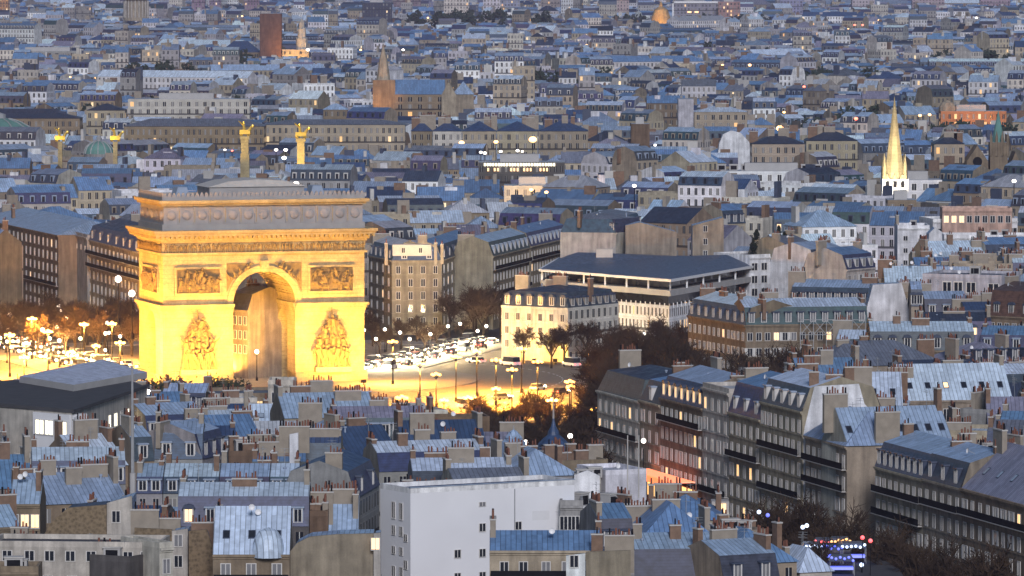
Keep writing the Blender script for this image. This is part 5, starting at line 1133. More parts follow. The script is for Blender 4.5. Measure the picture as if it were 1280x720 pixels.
def far_house(a, th, w, d, h, rr=random):
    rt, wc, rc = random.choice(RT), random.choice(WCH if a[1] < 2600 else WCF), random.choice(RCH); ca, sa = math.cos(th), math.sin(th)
    house_geo(fw, fr, w, d, h, rt, jit(WC[wc], .3), jit(RC[rc], .35), None if rt != 'mansard' else random.uniform(2.2, 3.4), 'facade', random.choice(('wall', 'wall', 'facade')), 'wall', 0, lambda p: (a[0] + ca * p[0] - sa * p[1], a[1] + sa * p[0] + ca * p[1], p[2]))
    mp = lambda b_, i: [b_.v.__setitem__(j, (a[0] + ca * b_.v[j][0] - sa * b_.v[j][1], a[1] + sa * b_.v[j][0] + ca * b_.v[j][1], b_.v[j][2])) for j in range(i, len(b_.v))]
    if rt == 'mansard' and a[1] < 4200:
        i = len(fw.v); n = max(2, int(w / random.uniform(2.2, 3.4))); m_ = random.choice((M['frame'], M['render'], M['zincc'], M['slatec']))
        for k in range(n):
            x = w * (k + .5) / n; fw.box(x - .62, x + .62, .1, 1.6, h + .3, h + 2.3, m_, bottom=False); fw.face([(x - .4, .08, h + .5), (x + .4, .08, h + .5), (x + .4, .08, h + 2), (x - .4, .08, h + 2)], M['glass'])
        mp(fw, i)
    elif random.random() < .5:
        i = len(fw.v); x, y = random.uniform(.2, .6) * w, random.uniform(.2, .5) * d; q = random.uniform(1.5, 3.5); fw.box(x, x + q, y, y + 2.5, h, h + random.uniform(2, 4.5), M['wall'], jit(WC[random.choice(('white', 'white', 'pale', 'lilac', 'cream', 'dark'))], .15), False); mp(fw, i)
    for k in range(random.choice((1, 1, 2, 3))):
        x = random.choice((.1, .9, .5)) * w; y = random.uniform(.3, .7) * d; q = .5 if random.random() < .5 else 1.6; z = h + random.uniform(2.5, 5.2)
        i = len(fw.v); fw.box(x - q, x + q, y - (2.1 - q), y + (2.1 - q), h - 1, z, M[random.choice(('brick', 'render', 'render', 'cap', 'slatec'))], bottom=False)
        for j in range(i, len(fw.v)): p = fw.v[j]; fw.v[j] = (a[0] + ca * p[0] - sa * p[1], a[1] + sa * p[0] + ca * p[1], p[2])
for y, a, th, w, d, h in cands[NIND:]: far_house(a, th, w, d, h)
cands = []
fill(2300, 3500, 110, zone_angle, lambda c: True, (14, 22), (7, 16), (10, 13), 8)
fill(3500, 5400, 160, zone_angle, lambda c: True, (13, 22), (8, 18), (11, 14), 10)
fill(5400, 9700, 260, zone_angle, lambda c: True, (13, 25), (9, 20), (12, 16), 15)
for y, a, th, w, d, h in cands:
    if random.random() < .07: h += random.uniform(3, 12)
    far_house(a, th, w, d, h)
for bb, nm, lb in ((fw, 'distant_houses', 'countless pale stone houses packed together towards the skyline'), (fr, 'distant_rooftops', 'countless blue grey zinc and slate roofs packed towards the skyline')):
    o = bb.obj(nm); tag(o, lb, 'rooftops' if 'roof' in nm else 'houses', None, 'stuff')
# ------------------------------------------------------------------ trees
def tree_meshes(seed, H, spread):
    rr = random.Random(seed); t, c = MB(), MB()
    t.tube((0, 0, -.1), (0, 0, H * .3), .32, .24, M['bark'], 6)
    def grow(p, d, L, r, lev):
        e = p + d * L; (t if lev < 1 else c).tube(p, e, r, r * .6, M['bark'] if lev < 2 else M['twig'], 4 if lev < 2 else 3)
        if lev >= 4: return
        n = (6, 6, 6, 9)[lev]
        for k in range(n):
            f = rr.uniform(.35, 1.0); q = p + d * L * f; ax = Vector((rr.gauss(0, 1), rr.gauss(0, 1), rr.gauss(.25, .6))).normalized()
            nd = (d * .75 + ax * spread).normalized(); grow(q, nd, L * rr.uniform(.5, .72), max(.036, r * .5), lev + 1)
    for k in range(4):
        a = R(90 * k + rr.uniform(-30, 30)); grow(Vector((0, 0, H * (.22 + .03 * k))), Vector((math.cos(a) * .55, math.sin(a) * .55, 1)).normalized(), H * .3, .17, 1)
    grow(Vector((0, 0, H * .28)), Vector((0, 0, 1)), H * .32, .22, 1)
    return t.mesh('trunk'), c.mesh('crown')
TV = [tree_meshes(s, 12, sp) for s, sp in ((1, .75), (2, .9), (3, .8), (4, .7), (5, .85))]
TREES = []
def tree(x, y, s, grp, z=0):
    t, c = random.choice(TV); o = thing('bare_tree', '', 'tree', (x, y, z), random.uniform(0, 6.28), grp); o.scale = (s * random.uniform(.9, 1.15),) * 2 + (s,)
    link('trunk', t, o); link('crown', c, o); TREES.append(o); return o
def inside_any(x, y, m=2.5):
    return any(p[1] - m <= x <= p[2] + m and p[3] - m <= y <= p[4] + m and inpoly(x, y, p[0]) for p in HF)
HF = [f for f in FOOT if (f[2] - f[1]) < 60 and (f[4] - f[3]) < 60 and f[2] - f[1] > 3]
def scatter(n, x0, x1, D0, D1, s0, s1, grp, gap=6):
    pl_ = []; tries = 0
    while len(pl_) < n and tries < 4000:
        tries += 1; D = random.uniform(D0, D1); x = X(random.uniform(x0, x1), D)
        if all((x - a) ** 2 + (D - b_) ** 2 > gap * gap for a, b_ in pl_) and not inside_any(x, D):
            pl_.append((x, D)); tree(x, D, random.uniform(s0, s1), grp)
scatter(30, -10, 170, 1325, 1400, .75, 1.05, 'trees along the left avenue', 6)
scatter(36, 530, 745, 955, 1120, .75, 1.0, 'orange lit trees before the plaza', 6)
scatter(40, 752, 1010, 1050, 1165, 1.45, 1.85, 'dark trees right of the plaza', 6); scatter(20, 745, 860, 1165, 1310, .9, 1.2, 'dark trees right of the plaza', 6.5)
scatter(10, 560, 640, 1385, 1480, .95, 1.2, 'trees up the street behind the plaza', 6)
scatter(9, 455, 600, 1335, 1385, .5, .7, 'small trees at the foot of the corner block', 6)
scatter(6, 640, 790, 1292, 1308, .7, 1.0, 'trees before the gold lit mansion', 6)
scatter(7, 295, 350, 1330, 1372, .5, .75, 'trees seen through the arch', 5)
for k in range(22):         # kerbside row under the avenue facades
    y = 938 - 8.6 * k
    if not 838 < y < 926: tree(street_x(y) - 7 + random.uniform(-1, 1), y, random.uniform(1.35, 1.65), 'kerbside trees on the dark avenue')
for k in range(14):
    y = 925 - 11 * k
    if not 838 < y < 926: tree(street_x(y) - 20 + random.uniform(-1.5, 1.5), y, random.uniform(1.15, 1.45), 'second tree row on the dark avenue')
# dark evergreens of the roof garden
def conifer(seed, H, R0):
    rr = random.Random(seed); b, c = MB(), MB(); b.tube((0, 0, 0), (0, 0, H * .5), .16, .1, M['bark'], 5)
    for k in range(700):
        z = H * (.12 + .88 * rr.random() ** .8); lump = .75 + .35 * math.sin(z * 2.3 + seed) ; r = R0 * (1 - (z / H) ** 1.6) * lump * rr.uniform(.3, 1.05) + .1; a = rr.uniform(0, 6.28)
        p = Vector((r * math.cos(a), r * math.sin(a), z)); u = Vector((rr.gauss(0, 1), rr.gauss(0, 1), rr.gauss(0, 1))).normalized() * .28; v = u.orthogonal().normalized() * .2
        c.face([p - u, p - v, p + u, p + v], M['needle'])
    return b.mesh('trunk'), c.mesh('foliage')
CV = [conifer(s, 6, r) for s, r in ((1, 1.7), (2, 2.2))]
for i, (px, D, s, lb) in enumerate([(942, 1419, .75, 'low dark evergreen at the left end of the roof garden'), (946, 1422, 1.05, 'slim dark evergreen on the white grid block'), (953, 1424, .7, 'short bushy evergreen in the middle of the roof garden'), (967, 1421, .62, 'low evergreen between the two tall ones of the roof garden'), (974, 1423, 1.2, 'tallest evergreen of the roof garden, round and black'), (981, 1424, .95, 'dark evergreen at the right end of the roof garden')]):
    t, c = CV[i % 2]; o = thing('evergreen_tree', lb, 'tree', (X(px, D), D, 18.1), i * 1.7, 'roof garden evergreens'); o.scale = (s * .9, s * .9, s); link('trunk', t, o); link('foliage', c, o)
def shrub_mesh(seed):
    rr = random.Random(seed); b = MB()
    for k in range(320):
        p = Vector((rr.gauss(0, .7), rr.gauss(0, .6), 0)); p.z = abs(rr.gauss(.8, .5)); u = Vector((rr.gauss(0, 1), rr.gauss(0, 1), rr.gauss(0, 1))).normalized() * .22; v = u.orthogonal().normalized() * .15
        b.face([p - u, p - v, p + u, p + v], M['leafy'])
    return b.mesh('foliage')
SHM = [shrub_mesh(1), shrub_mesh(2)]
for i, px in enumerate((193, 203, 214, 226, 262, 273, 284, 298)):
    D = 1210; o = link('shrub', SHM[i % 2], None, (X(px, D), D + (i % 3) * 3, 0), i, (1.6, 1.6, 1.9)); tag(o, 'dark shrub before the arch foot, %s from the left pier corner' % ORD[i], 'shrub', 'shrubs before the arch')
# woods in the distance
b = MB()
def wood(x0, x1, yc, n, ht=17, deep=None):
    D = F * (CH - 8) / (yc + 75); s = D / 7290
    for k in range(n):
        px = random.uniform(x0, x1); cx, cy = X(px, D), D + random.uniform(-1, 1) * (deep or 30); r = random.uniform(2.5, 5.5); h = 1.3 * ht * random.uniform(.7, 1.1)
        for j in range(46):
            d = Vector((random.gauss(0, 1), random.gauss(0, 1), random.gauss(0, 1))).normalized() * random.uniform(.5, 1); p = Vector((cx + d.x * r, cy + d.y * r, h - r * .9 + d.z * r * 1.1)); q = .35 * (D / 1500) ** .6
            u = Vector((random.gauss(0, 1), random.gauss(0, 1), random.gauss(0, 1))).normalized() * random.uniform(.9, 1.7) * q * 2; v = u.orthogonal().normalized() * q * 1.5; b.face([p - u, p - v, p + u, p + v], M['leafy'])
for a in ((1000, 1115, 138, 60, 21), (1112, 1180, 146, 26, 20), (1160, 1270, 112, 40, 22), (510, 690, 55, 80, 26), (760, 960, 52, 60, 22), (155, 250, 133, 40, 22), (640, 760, 146, 40, 22), (1040, 1100, 196, 26, 20), (1100, 1280, 212, 70, 19), (160, 300, 168, 50, 18), (0, 120, 180, 30, 17), (600, 760, 186, 40, 18), (880, 960, 96, 26, 22), (270, 320, 108, 18, 22), (890, 935, 182, 12, 18), (990, 1030, 205, 14, 18)): wood(*a)
o = b.obj('distant_woods'); tag(o, 'dusky wooded parks and boulevard trees scattered through the far city', 'woods', None, 'stuff')

# ------------------------------------------------------------------ lamps
LAMPS = []
def lamp_parts(kind):
    p, h = MB(), MB()
    if kind == 'o':
        p.tube((0, 0, 0), (0, 0, 9), .16, .09, M['iron'], 6); p.lathe([(.35, 0), (.3, .8), (.16, 1)], M['iron'], 8)
        for k in range(4): a = R(90 * k + 20); p.tube((0, 0, 8.4), (.8 * math.cos(a), .8 * math.sin(a), 9.1), .06, .05, M['iron'], 4)
        h.ball((0, 0, 0), .36, M['lampo'], 8, 5, .75)
    elif kind == 'w':
        p.tube((0, 0, 0), (0, 0, 5), .1, .06, M['iron'], 6); p.lathe([(.25, 0), (.2, .6), (.1, .8)], M['iron'], 8); h.ball((0, 0, 5.35), .4, M['lampw'], 8, 6)
    else:
        p.tube((0, 0, 0), (0, 0, 27), .22, .12, M['iron'], 5); h.ball((0, 0, 27.5), .8, M['lampf'], 8, 5, .7)  # far heads oversized so their shape carries the lamp glare
    return p.mesh('pole'), h.mesh('lamp_head')
LP = {k: lamp_parts(k) for k in 'owf'}
FC = {c: m_glow('far_lamp_' + c, v, s) for c, v, s in (('white', (1, .9, .8), 5), ('red', (1, .14, .06), 4), ('orange', (1, .5, .16), 4.5))}
def lamp(kind, x, y, s=1, z=0, energy=0, grp='', head=None):
    p, h = LP[kind]; o = thing('street_lamp', '', 'street lamp', (x, y, z), random.uniform(0, 1.5), grp); link('pole', p, o)
    if kind == 'o':
        for k in range(4): a = R(90 * k + 20); link('lamp_globe', h, o, (.85 * math.cos(a), .85 * math.sin(a), 9.25))
    hh = link('lamp_head', h, o, (0, 0, 9.5) if kind == 'o' else (0, 0, 0))
    if kind == 'f':
        hh.location = (0, 0, 27.5 * (1 - s)); hh.scale = (s, s, s)
        if head: hh.material_slots[0].link = 'OBJECT'; hh.material_slots[0].material = head
    else: o.scale = (s, s, s)
    if energy:
        dn = kind == 'o' and 1125 < y < 1330 and x > -40
        l = bpy.data.lights.new('lamp_light', 'SPOT' if dn else 'POINT'); l.energy = energy * (1.9 if dn else 1)
        if dn: l.spot_size = R(158); l.spot_blend = .3
        l.color = (1, .42, .055) if kind == 'o' else (1, .6, .25); l.shadow_soft_size = .6
        q = bpy.data.objects.new('lamp_light', l); COL.objects.link(q); q.location = (x, y, z + (8.2 if kind == 'o' else 4.6) * s)
    LAMPS.append((o, kind)); return o
for px, yt in ((491, 427), (596, 440), (652, 436), (672, 452), (737, 444), (775, 454), (714, 483), (585, 497), (555, 500), (640, 462), (712, 477), (620, 486), (690, 500), (745, 512), (120, 432), (30, 446), (88, 440), (12, 418), (150, 428), (60, 414), (105, 405), (40, 398), (140, 404), (525, 455), (570, 446), (620, 450), (545, 468)):  # some lamps added only to brighten the far plaza floor and left avenue
    p = G(px, yt, 9.3); lamp('o', p.x, p.y, 1, 0, (0 if px > 735 else 5000 if px > 690 else (42000 if yt < 456 else 24000) if yt < 476 else 14000) if px > 400 else 85000, 'orange candelabra lamps round the plaza' if px > 400 else 'orange candelabra lamps on the left avenue')
for k in range(13):  # added point lights that make the bright streak on the road
    t = (k + .5) / 13; x_, y_ = LT[0][0] + (LT[1][0] - LT[0][0]) * t, LT[0][1] + (LT[1][1] - LT[0][1]) * t
    l = bpy.data.lights.new('headlight_beam', 'POINT'); l.energy = 9000 - 250 * k; l.color = (1, .78, .42); l.shadow_soft_size = .3; q = bpy.data.objects.new('headlight_beam', l); COL.objects.link(q); q.location = (x_ + 3.2, y_ - 1, 2.4)
for k in range(6):          # added point lights brightening the road by the queue and the left avenue
    t = (k + .3) / 7.5; break_ = 0; x_, y_ = LT[0][0] + (LT[1][0] - LT[0][0]) * t, LT[0][1] + (LT[1][1] - LT[0][1]) * t
    l = bpy.data.lights.new('headlight_beam', 'POINT'); l.energy = 2500 * (1 - .16 * k); l.color = (1, .82, .5); l.shadow_soft_size = .4; q = bpy.data.objects.new('headlight_beam', l); COL.objects.link(q); q.location = (x_ - 2, y_ - 4, 1.7)
    t = (k + .5) / 6; x_, y_ = LA[0][0] + (LA[1][0] - LA[0][0]) * t, LA[0][1] + (LA[1][1] - LA[0][1]) * t
    l = bpy.data.lights.new('headlight_beam', 'POINT'); l.energy = 22000; l.color = (1, .6, .2); l.shadow_soft_size = .4; q = bpy.data.objects.new('headlight_beam', l); COL.objects.link(q); q.location = (x_, y_, 2.4)
for px, yt in ((455, 413), (481, 412), (500, 416), (512, 424), (535, 413), (560, 408), (538, 418), (608, 408), (575, 405), (597, 414), (470, 424)): p = G(px, yt, 5.3); lamp('w', p.x, p.y, 1, 0, 0, 'white globe lamps behind the plaza')
for px, yt in ((743, 421), (789, 416), (806, 417), (806, 427), (819, 430), (788, 424), (832, 448), (862, 454), (850, 420), (770, 437)): p = G(px, yt, 5.3); lamp('w', p.x, p.y, 1, 0, 0, 'white globe lamps among the dark trees')
for px, yt in ((299, 441), (321, 446), (337, 438)): p = G(px, yt, 5.3); lamp('w', p.x, p.y, 1.2, 0, 1400, 'white globe lamps seen through the arch')
for k in range(26):
    px = random.uniform(0, 165); yt = random.uniform(384, 436); p = G(px, yt, 5.3); lamp('w', p.x, p.y, random.uniform(.8, 1.3), 0, 0, 'white globe lamps on the left avenue')
for px, yt in ((147, 349), (164, 367)): D = 1225; lamp('w', X(px, D), D, 1.8, Z(yt, D) - 9.6, 0, 'two white lamps left of the arch')
for px, yt, D in ((171, 496, 900), (184, 490, 905), (502, 497, 905)):
    o = lamp('w' if px < 400 else 'o', X(px, D), D, 1, 0, 0, 'lamp posts rising between the near roofs'); s = Z(yt, D) / (5.35 if px < 400 else 9.3); q = {c.name.split('.')[0]: c for c in o.children}; q['pole'].scale = (1.4, 1.4, s); dz_ = Z(yt, D) - (5.35 if px < 400 else 9.3)
    for c in o.children:
        if c.name[:4] == 'lamp': c.location.z += dz_
for px, yt in ((805, 551), (713, 545), (657, 553)): D = 900; o = lamp('w', X(px, D), D, 1, 0, 0, 'white lamps over the dark trees'); q = {c.name.split('.')[0]: c for c in o.children}; q['pole'].scale = (1, 1, Z(yt, D) / 5.35); q['lamp_head'].location.z = Z(yt, D) - 5.35
FARL = [(487, 62, 1.9, 'white'), (504, 62, 1.5, 'white'), (435, 62, 1.2, 'white'), (451, 62, 1.3, 'orange'), (385, 62, 1.9, 'white'), (437, 13, 1.9, 'white'), (446, 12, 1.9, 'white'), (66, 15, 2, 'white'), (97, 11, 1.6, 'white'), (105, 9, 2, 'white'), (113, 13, 1.6, 'white'), (190, 9, 1.6, 'white'), (203, 12, 1.5, 'white'), (211, 11, 2.2, 'white'), (218, 13, 1.5, 'white'), (303, 20, 1.6, 'orange'), (535, 22, 1.6, 'orange'), (440, 44, 1.2, 'orange'), (719, 56, 1.8, 'orange'), (733, 56, 1.4, 'orange'), (1068, 31, 1.6, 'red'), (1078, 31, 1.6, 'red'), (1060, 36, 1.2, 'orange'), (1098, 25, 1.6, 'orange'), (1220, 22, 2.0, 'white'),
        (577, 178, 1.6, 'orange'), (620, 177, 1.3, 'orange'), (666, 174, 2.4, 'orange'), (601, 190, .9, 'white'), (606, 191, 1.0, 'white'), (626, 189, .9, 'white'), (647, 188, 1.0, 'white'), (653, 189, .7, 'white'), (975, 160, 2.4, 'orange'), (870, 164, 2.2, 'orange'), (1070, 148, 1.4, 'red'), (1150, 144, 1.1, 'orange'), (1162, 143, 1.1, 'orange'), (819, 181, .8, 'white'), (833, 166, 1.1, 'red'), (345, 187, 1.0, 'white'), (281, 187, .7, 'white'), (290, 188, .6, 'red'), (357, 187, 1.1, 'white'), (355, 197, 1.3, 'white'), (1268, 226, 1.1, 'white'), (903, 81, 1.3, 'orange'), (937, 81, 1.6, 'orange'), (1002, 83, 1.6, 'orange'), (480, 92, 1.3, 'white'), (474, 96, 1.0, 'orange'), (487, 91, .9, 'white'), (460, 105, 1.2, 'orange'), (120, 97, 1.0, 'orange'), (88, 96, .9, 'orange'), (200, 43, 1.3, 'orange'), (370, 229, 1.4, 'white'), (362, 230, 1.3, 'white'), (353, 228, 1.1, 'white'), (664, 237, 1.0, 'orange'), (683, 240, .9, 'orange'), (793, 232, 1.0, 'white'), (1230, 90, 1.0, 'orange'), (1005, 108, 1.2, 'red'), (690, 112, 1.0, 'red'), (980, 140, 1.0, 'orange'), (930, 140, .8, 'orange')]
for px, py, s, c in FARL:
    D = F * (CH - 27.5) / (py + 75); lamp('f', X(px, D), D, s * .75, 0, 0, 'far lamps over the city', FC[c])

# ------------------------------------------------------------------ cars
def car_meshes(ci, van):
    b = MB(); L, W2 = (4.4, .88) if not van else (5.4, 1.0); hb = .75 if not van else 1.0
    prof = [(-L / 2, .35), (L / 2, .35), (L / 2, hb * .85), (L / 2 - .9, hb), (-L / 2 + .1, hb + .05), (-L / 2, hb * .8)]
    b.prism(prof, -W2, W2, M['car%d' % ci]); cab = MB(); t = 1.42 if not van else 2.1
    q = [(-L / 2 + .35, hb + .03), (L / 2 - 1.1, hb), (L / 2 - 1.75 if not van else L / 2 - 1.3, t), (-L / 2 + .8 if not van else -L / 2 + .4, t)]
    cab.prism(q, -W2 + .12, W2 - .12, M['glass']); roof = MB(); roof.box(q[3][0] + .05, q[2][0] - .05, -W2 + .1, W2 - .1, t, t + .05, M['car%d' % ci])
    wh = MB(); wh.lathe([(0, -.11), (.32, -.11), (.32, .11), (0, .11)], M['tyre'], 12); wm = wh.mesh('wheel'); wm.transform(Matrix.Rotation(R(90), 4, 'X'))
    hl = MB(); hl.ball((0, 0, 0), .31, M['headl'], 7, 5); tl = MB(); tl.ball((0, 0, 0), .14, M['taill'], 7, 5)
    return dict(body=b.mesh('body'), cabin=cab.mesh('cabin'), roof=roof.mesh('roof'), wheel=wm, head=hl.mesh('headlight'), tail=tl.mesh('tail_light'), L=L, W=W2)
CARS = [car_meshes(i, False) for i in range(5)] + [car_meshes(2, True)]
CN = ['black', 'grey', 'white', 'dark blue', 'red', 'white']
def car(x, y, rz, label, grp):
    i = random.choice((0, 0, 1, 2, 2, 3, 4, 5)); k = CARS[i]; o = thing('van' if i == 5 else 'car', label % (CN[i] + (' van' if i == 5 else ' car')), 'van' if i == 5 else 'car', (x, y, .02), rz, grp)
    for n in ('body', 'cabin', 'roof'): link(n, k[n], o)
    for sx_ in (-1, 1):
        for sy_ in (-1, 1): link('wheel', k['wheel'], o, (sx_ * k['L'] * .31, sy_ * (k['W'] - .1), .33))
        link('headlight', k['head'], o, (k['L'] / 2, sx_ * .62, .68)); link('tail_light', k['tail'], o, (-k['L'] / 2, sx_ * .62, .75))
    return o
def queue(p, q, n, lane, facing, label, grp, jitt=.6):
    p, q = Vector(p), Vector(q); d = (q - p).normalized(); nn = Vector((-d.y, d.x)); L = (q - p).length
    for k in range(n):
        c = p + d * (L * (k + .5) / n + random.uniform(-jitt, jitt)) + nn * lane; car(c.x, c.y, math.atan2(d.y, d.x) + (0 if facing > 0 else math.pi), '%s, ' + label % ORD[k], grp)
queue(LT[0], LT[1], 18, 3.4, -1, '%s from the arch in the left lane of the bright queue', 'queue of cars leaving the plaza')
queue(LT[0], LT[1], 18, 0.2, -1, '%s from the arch in the right lane of the bright queue', 'queue of cars leaving the plaza')
queue(LT[0], LT[1], 8, -4.2, 1, 'tail lights on, %s out along the bright queue', 'cars driving away from the plaza', 3)
queue(LA[0], LA[1], 11, -6.6, 1, '%s from the arch in the outer lane of the left avenue', 'cars on the left avenue', 1.5)
queue(LA[0], LA[1], 11, -2.6, -1, '%s from the arch in the middle lane of the left avenue', 'cars on the left avenue', 1.5)
queue(LA[0], LA[1], 11, 4.6, -1, '%s from the arch in the far lane of the left avenue', 'cars on the left avenue', 1.5)
for k in range(14):
    a = R(-20 + 150 * k / 14 + random.uniform(-3, 3)) - R(70); r = random.choice((66, 76, 90)); car(PC.x + r * math.cos(a), PC.y + r * math.sin(a), a + math.pi / 2, '%s, ' + 'circling the plaza road, %s going round from the near side' % ORD[k], 'cars circling the plaza')
queue((24, 900), (46, 800), 8, 0, -1, 'waiting in the dark avenue, %s from the plaza end', 'cars in the dark avenue', 3)

# ------------------------------------------------------------------ street level lights
p0 = Vector((X(816, aD(816)) - .6, aD(816), 7.6)); dA = Vector((street_x(885) - street_x(915), -30, 0)).normalized(); aA = math.atan2(dA.y, dA.x)
cafe = thing('cafe_terrace', 'cafe terrace with a long glowing orange awning under the avenue house', 'cafe', p0, aA)
b = MB(); b.prism([(0, 4.2), (24, 4.2), (24, 4.35), (0, 4.35)], -3.4, 0, M['awn']); b.box(0, 24, -3.5, -3.35, 3.3, 4.25, M['awn']); b.obj('awning', cafe)
b = MB(); [b.box(.3 + 3 * k, 2.9 + 3 * k, -.25, -.1, .3, 3.2, M['lit']) for k in range(8)]; b.obj('shopfront', cafe)
b = MB(); [b.tube((x, -3.2, 0), (x, -3.2, 4.2), .07, .07, M['iron'], 5) for x in (.2, 8, 16, 23.8)]; b.obj('awning_post', cafe)
ks = thing('lit_shop', 'brightly lit shop front glowing warm white in the dark avenue', 'shop', (X(916, 866) - 2, 858, 0))
s = ks.location.y / 7290; b = MB(); b.box(-11 * s, 11 * s, 0, 4, 0, 12.2, M['concrete']); b.obj('wall', ks)
b = MB(); [b.box((-10.5 + 5.4 * k) * s, (-6.2 + 5.4 * k) * s, -.15, -.05, 8.3, 10.4, M['litwhite']) for k in range(4)]; [b.box((-6 + 4.6 * k) * s, (-2.4 + 4.6 * k) * s, -.15, -.05, 10.6, 11.9, M['lit']) for k in range(3)]; b.obj('display_window', ks)
PZ = 11.0; pv = thing('market_hall', 'low dark flat roofed hall carrying the coloured market stalls', 'market hall', (X(1040, 780), 762, 0))  # added block that lifts the stalls and fills this stretch with black
b = MB(); b.box(-8, 9, 0, 30, 0, PZ, M['tar']); b.obj('wall', pv); claim([(X(1040, 780) - 8, 762), (X(1040, 780) + 9, 762), (X(1040, 780) + 9, 792), (X(1040, 780) - 8, 792)])
def stall(px, py, w, h, mats, label):
    Dm = 790 - (py - 681) * .6; p = Vector((X(px, Dm), Dm, PZ)); o = thing('market_stall', label, 'stall', p); b = MB(); b.prism([(-w / 2, h), (w / 2, h), (w / 2 - .4, h + .7), (-w / 2 + .4, h + .7)], -1.4, 1.4, M['car3']); b.obj('canopy', o)
    b = MB(); [b.tube((x, y, 0), (x, y, h), .06, .06, M['steel'], 4) for x in (-w / 2 + .1, w / 2 - .1) for y in (-1.2, 1.2)]; b.obj('post', o); b = MB(); b.box(-w / 2 + .2, w / 2 - .2, -1.1, .6, .75, 1.1, M[mats[1]]); b.obj('counter', o)
    bm_ = MB(); bm_.ball((0, 0, 0), .2, M[mats[0]], 7, 5); bm_ = bm_.mesh('bulb')
    for k in range(6): link('bulb', bm_, o, (-w / 2 + w * (k + .5) / 6, -1.55, h + .1 + random.uniform(0, .5)))
for a in ((1016, 689, 3.0, 2.0, ('white_led', 'car1'), 'market stall with glaring white canopy light in the dark avenue'), (1042, 690, 3.0, 1.9, ('blue', 'blue'), 'market stall glowing deep blue beside the white one'), (1068, 690, 3.6, 2.1, ('white_led', 'blue'), 'market stall with blue and white lights at the right of the cluster'), (1052, 681, 3.0, 2.2, ('amber', 'car1'), 'market stall with amber lights behind the blue one'), (1030, 680, 2.6, 2.0, ('red', 'car1'), 'market stall with red lights at the back of the cluster'), (1054, 715, 3.4, 1.9, ('blue', 'blue'), 'market stall glowing violet blue nearest the bottom edge')): stall(*a)
for px, py, c in ((961, 644, 'blue'), (950, 640, 'white_led'), (1005, 659, 'white_led'), (1010, 657, 'white_led'), (1090, 676, 'red'), (1080, 672, 'red'), (1079, 706, 'white_led')):
    Dm = 256 / ((px - 640) / F + .2713); zz = Z(py, Dm); o = thing('street_lamp', '', 'street lamp', (X(px, Dm), Dm, 0), 0, 'coloured lights in the dark avenue'); b = MB(); b.tube((0, 0, 0), (0, 0, zz), .06, .05, M['iron'], 5); b.obj('pole', o); b = MB(); b.ball((0, 0, zz), .3, M[c], 8, 5); b.obj('lamp_head', o); LAMPS.append((o, 'c'))
for px, py, c in ((1140, 712, 'lit'), (1165, 716, 'litwhite'), (1195, 720, 'litwhite')): pass

# ------------------------------------------------------------------ air of the dusk
b = MB(); b.box(-2700, 2700, -450, 15100, -1.2, 104, M['iron']); hz = b.mesh('haze'); hz.materials.clear()
hm = bpy.data.materials.new('haze_air'); hm.use_nodes = True; ht = hm.node_tree; ht.nodes.clear(); ho = ht.nodes.new('ShaderNodeOutputMaterial'); hv = ht.nodes.new('ShaderNodeVolumePrincipled')
hv.inputs['Density'].default_value = 4.3e-5; hv.inputs['Color'].default_value = (.74, .7, 1, 1); hv.inputs['Anisotropy'].default_value = 0.0
ht.links.new(hv.outputs[0], ho.inputs['Volume']); hz.materials.append(hm)
o = link('haze', hz); o['kind'] = 'stuff'; o['label'] = 'thin blue dusk haze over the whole city'; o['category'] = 'haze'

# ------------------------------------------------------------------ what sets each ordinary house, tree and lamp apart
LMK = [(315, 300, 'the golden arch'), (615, 650, 'the great white wall'), (90, 535, 'the lit corner office'), (690, 560, 'the pointed turret'), (527, 360, 'the six storey corner block'), (668, 410, 'the gold lit mansion'), (810, 360, 'the blue roofed wedge office'), (1045, 510, 'the sloping white gable'), (1110, 372, 'the white trapezoid wall'),
       (1220, 290, 'the white terraces'), (960, 300, 'the roof garden'), (885, 300, 'the bare party wall'), (660, 310, 'the long haussmann row'), (750, 290, 'the curved cream block'), (1120, 190, 'the lit spire'), (40, 320, 'the orange hotel'), (166, 545, 'the tall mast'), (270, 600, 'the four house terrace'), (1000, 285, 'the navy roofed house'), (660, 240, 'the warm lit block'), (1180, 480, 'the five skylight roof'), (845, 600, 'the glowing cafe'), (1045, 680, 'the market stalls'), (1200, 360, 'the dark glass office'), (650, 208, 'the lit restaurant'), (918, 182, 'the white bowed wall'), (440, 560, 'the purple slate row'),
       (300, 700, 'the rounded zinc turret'), (90, 655, 'the rubble gable'), (960, 215, 'the long white block'), (1245, 180, 'the green spire'), (160, 70, 'the domed temple'), (340, 50, 'the wrapped church tower'), (530, 105, 'the blue roofed church'), (330, 160, 'the long palace'), (900, 145, 'the tan walled block'), (1215, 140, 'the orange lit palace wing'), (775, 80, 'the glowing glass hall'), (620, 15, 'the slim white tower'), (870, 20, 'the white framed block'), (20, 165, 'the large glass dome'), (690, 165, 'the lamplit row'), (1100, 60, 'the pale low tower')]
def where(px, py, skip=()):
    d, x, y, n = min(((px - x) ** 2 * .6 + (py - y) ** 2 * 1.6, x, y, n) for x, y, n in LMK if n not in skip)
    dx, dy = px - x, py - y
    rel = ('behind and ' if dy < -14 and abs(dx) <= 18 else 'before and ' if dy > 14 and abs(dx) <= 18 else '') + ('left of' if dx < -18 else 'right of' if dx > 18 else '')
    rel = rel.replace(' and ', '') + ('' if not rel.endswith(' and ') else '') if rel.endswith(' and ') else rel
    return (rel or 'by') + ' ' + n, d
RN = dict(zinc='grey zinc', pale='pale zinc', blue='blue zinc', slate='black slate', navy='navy', grey='dull grey', purple='purplish', tar='tarred', lightgrey='light grey')
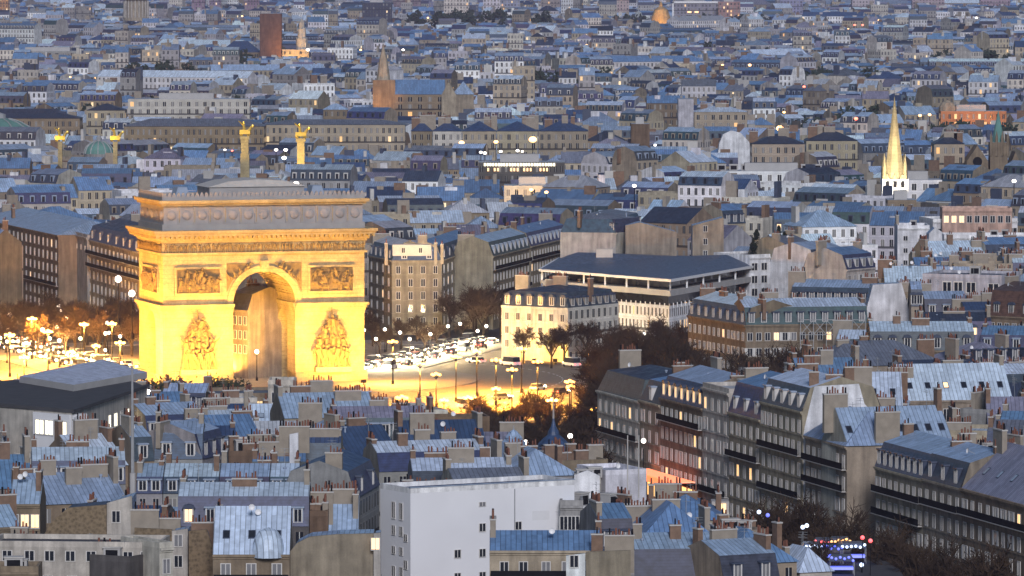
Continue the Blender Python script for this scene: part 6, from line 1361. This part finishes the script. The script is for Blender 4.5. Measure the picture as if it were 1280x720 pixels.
KN = dict(mansard='mansard', gable='gabled roof', flat='flat roof', hip='hipped roof', mansard4='mansard')
bk = {}
for r, c, wc, rc, rt, dm in autos:
    px, py = proj((c[1][0] + math.cos(c[2]) * c[3] / 2, c[1][1] + math.sin(c[2]) * c[3] / 2, c[5] + 2)); wh_, d = where(px, py)
    sz = 'narrow ' if c[3] < 11 else 'wide ' if c[3] > 15 else ''
    look = '%s%s house with %s %s%s' % (sz, {'lilac': 'pale lilac', 'pale': 'whitish'}.get(wc, wc), RN[rc], ('dormered ' if dm else '') + KN[rt], ' dormered' if 0 else '')
    r['group'] = 'houses among the packed roofs'; bk.setdefault((look, wh_), []).append((px, r))
def ordinal(bk, fmt):
    for key in list(bk):        # long rows are told apart by how near they stand
        l = bk[key]
        if len(l) > 14:
            l.sort(key=lambda q: -proj(q[1].location)[1]); n = -(-len(l) // 14); m_ = -(-len(l) // n); del bk[key]
            for i in range(n): bk[(key[0] + ' in the %s row' % ('nearest', 'second', 'third', 'fourth', 'fifth', 'sixth')[i], key[1])] = l[i * m_:(i + 1) * m_]
    for (look, wh_), l in bk.items():
        l.sort(key=lambda q: q[0])
        for i, (px, r) in enumerate(l):
            r['label'] = fmt(look, wh_).replace('grey zinc dormered mansard', 'grey dormered mansard').replace('pale zinc dormered mansard', 'pale dormered mansard').replace('blue zinc dormered', 'blue dormered').replace('light grey dormered', 'pale dormered') + ('' if len(l) == 1 else ', %s from left' % (ORD[i] if i < 20 else 'far'))
            if len(r['label'].split()) > 16: r['label'] = r['label'].replace('dormered ', '', 1).replace(' zinc', '', 1).replace('narrow ', '', 1)
ordinal(bk, lambda a, w_: a + ' ' + w_)
bk = {}
TN = {'trees along the left avenue': 'bare orange lit tree along the left avenue', 'orange lit trees before the plaza': 'bare orange lit tree before the plaza', 'dark trees right of the plaza': 'dark bare tree right of the plaza', 'trees up the street behind the plaza': 'bare tree up the street behind the plaza', 'small trees at the foot of the corner block': 'small bare tree below the corner block', 'trees before the gold lit mansion': 'bare tree before the gold lit mansion', 'trees seen through the arch': 'bare tree framed by the arch', 'kerbside trees on the dark avenue': 'black bare kerbside tree in the dark avenue', 'second tree row on the dark avenue': 'bare tree in the outer row of the dark avenue'}
for o in TREES:
    px, py = proj(o.location); d = o.location.y; g = o['group']
    row = ''
    bk.setdefault((TN[g] + row, ''), []).append((px, o))
ordinal(bk, lambda a, w_: a)
bk = {}
for o, k in LAMPS:
    px, py = proj((o.location.x, o.location.y, 27 if k == 'f' else 6)); g = o['group']
    if k == 'f': look, wh_ = 'far glowing lamp', where(px, py)[0]
    else: look, wh_ = g.replace('two white lamps', 'tall white lamp').replace('lamp posts', 'lamp post').replace('lamps', 'lamp').replace('coloured lights', 'small coloured light'), ''
    if 0: look, wh_ = {'o': 'orange candelabra lamp', 'w': 'white globe lamp', 'c': 'small coloured lamp'}[k], 'among the ' + g
    bk.setdefault((look, wh_), []).append((px, o))
ordinal(bk, lambda a, w_: (a + ' ' + w_).strip())
for r in [h[0] for h in HOUSES]:
    if '_w' in r: del r['_w']
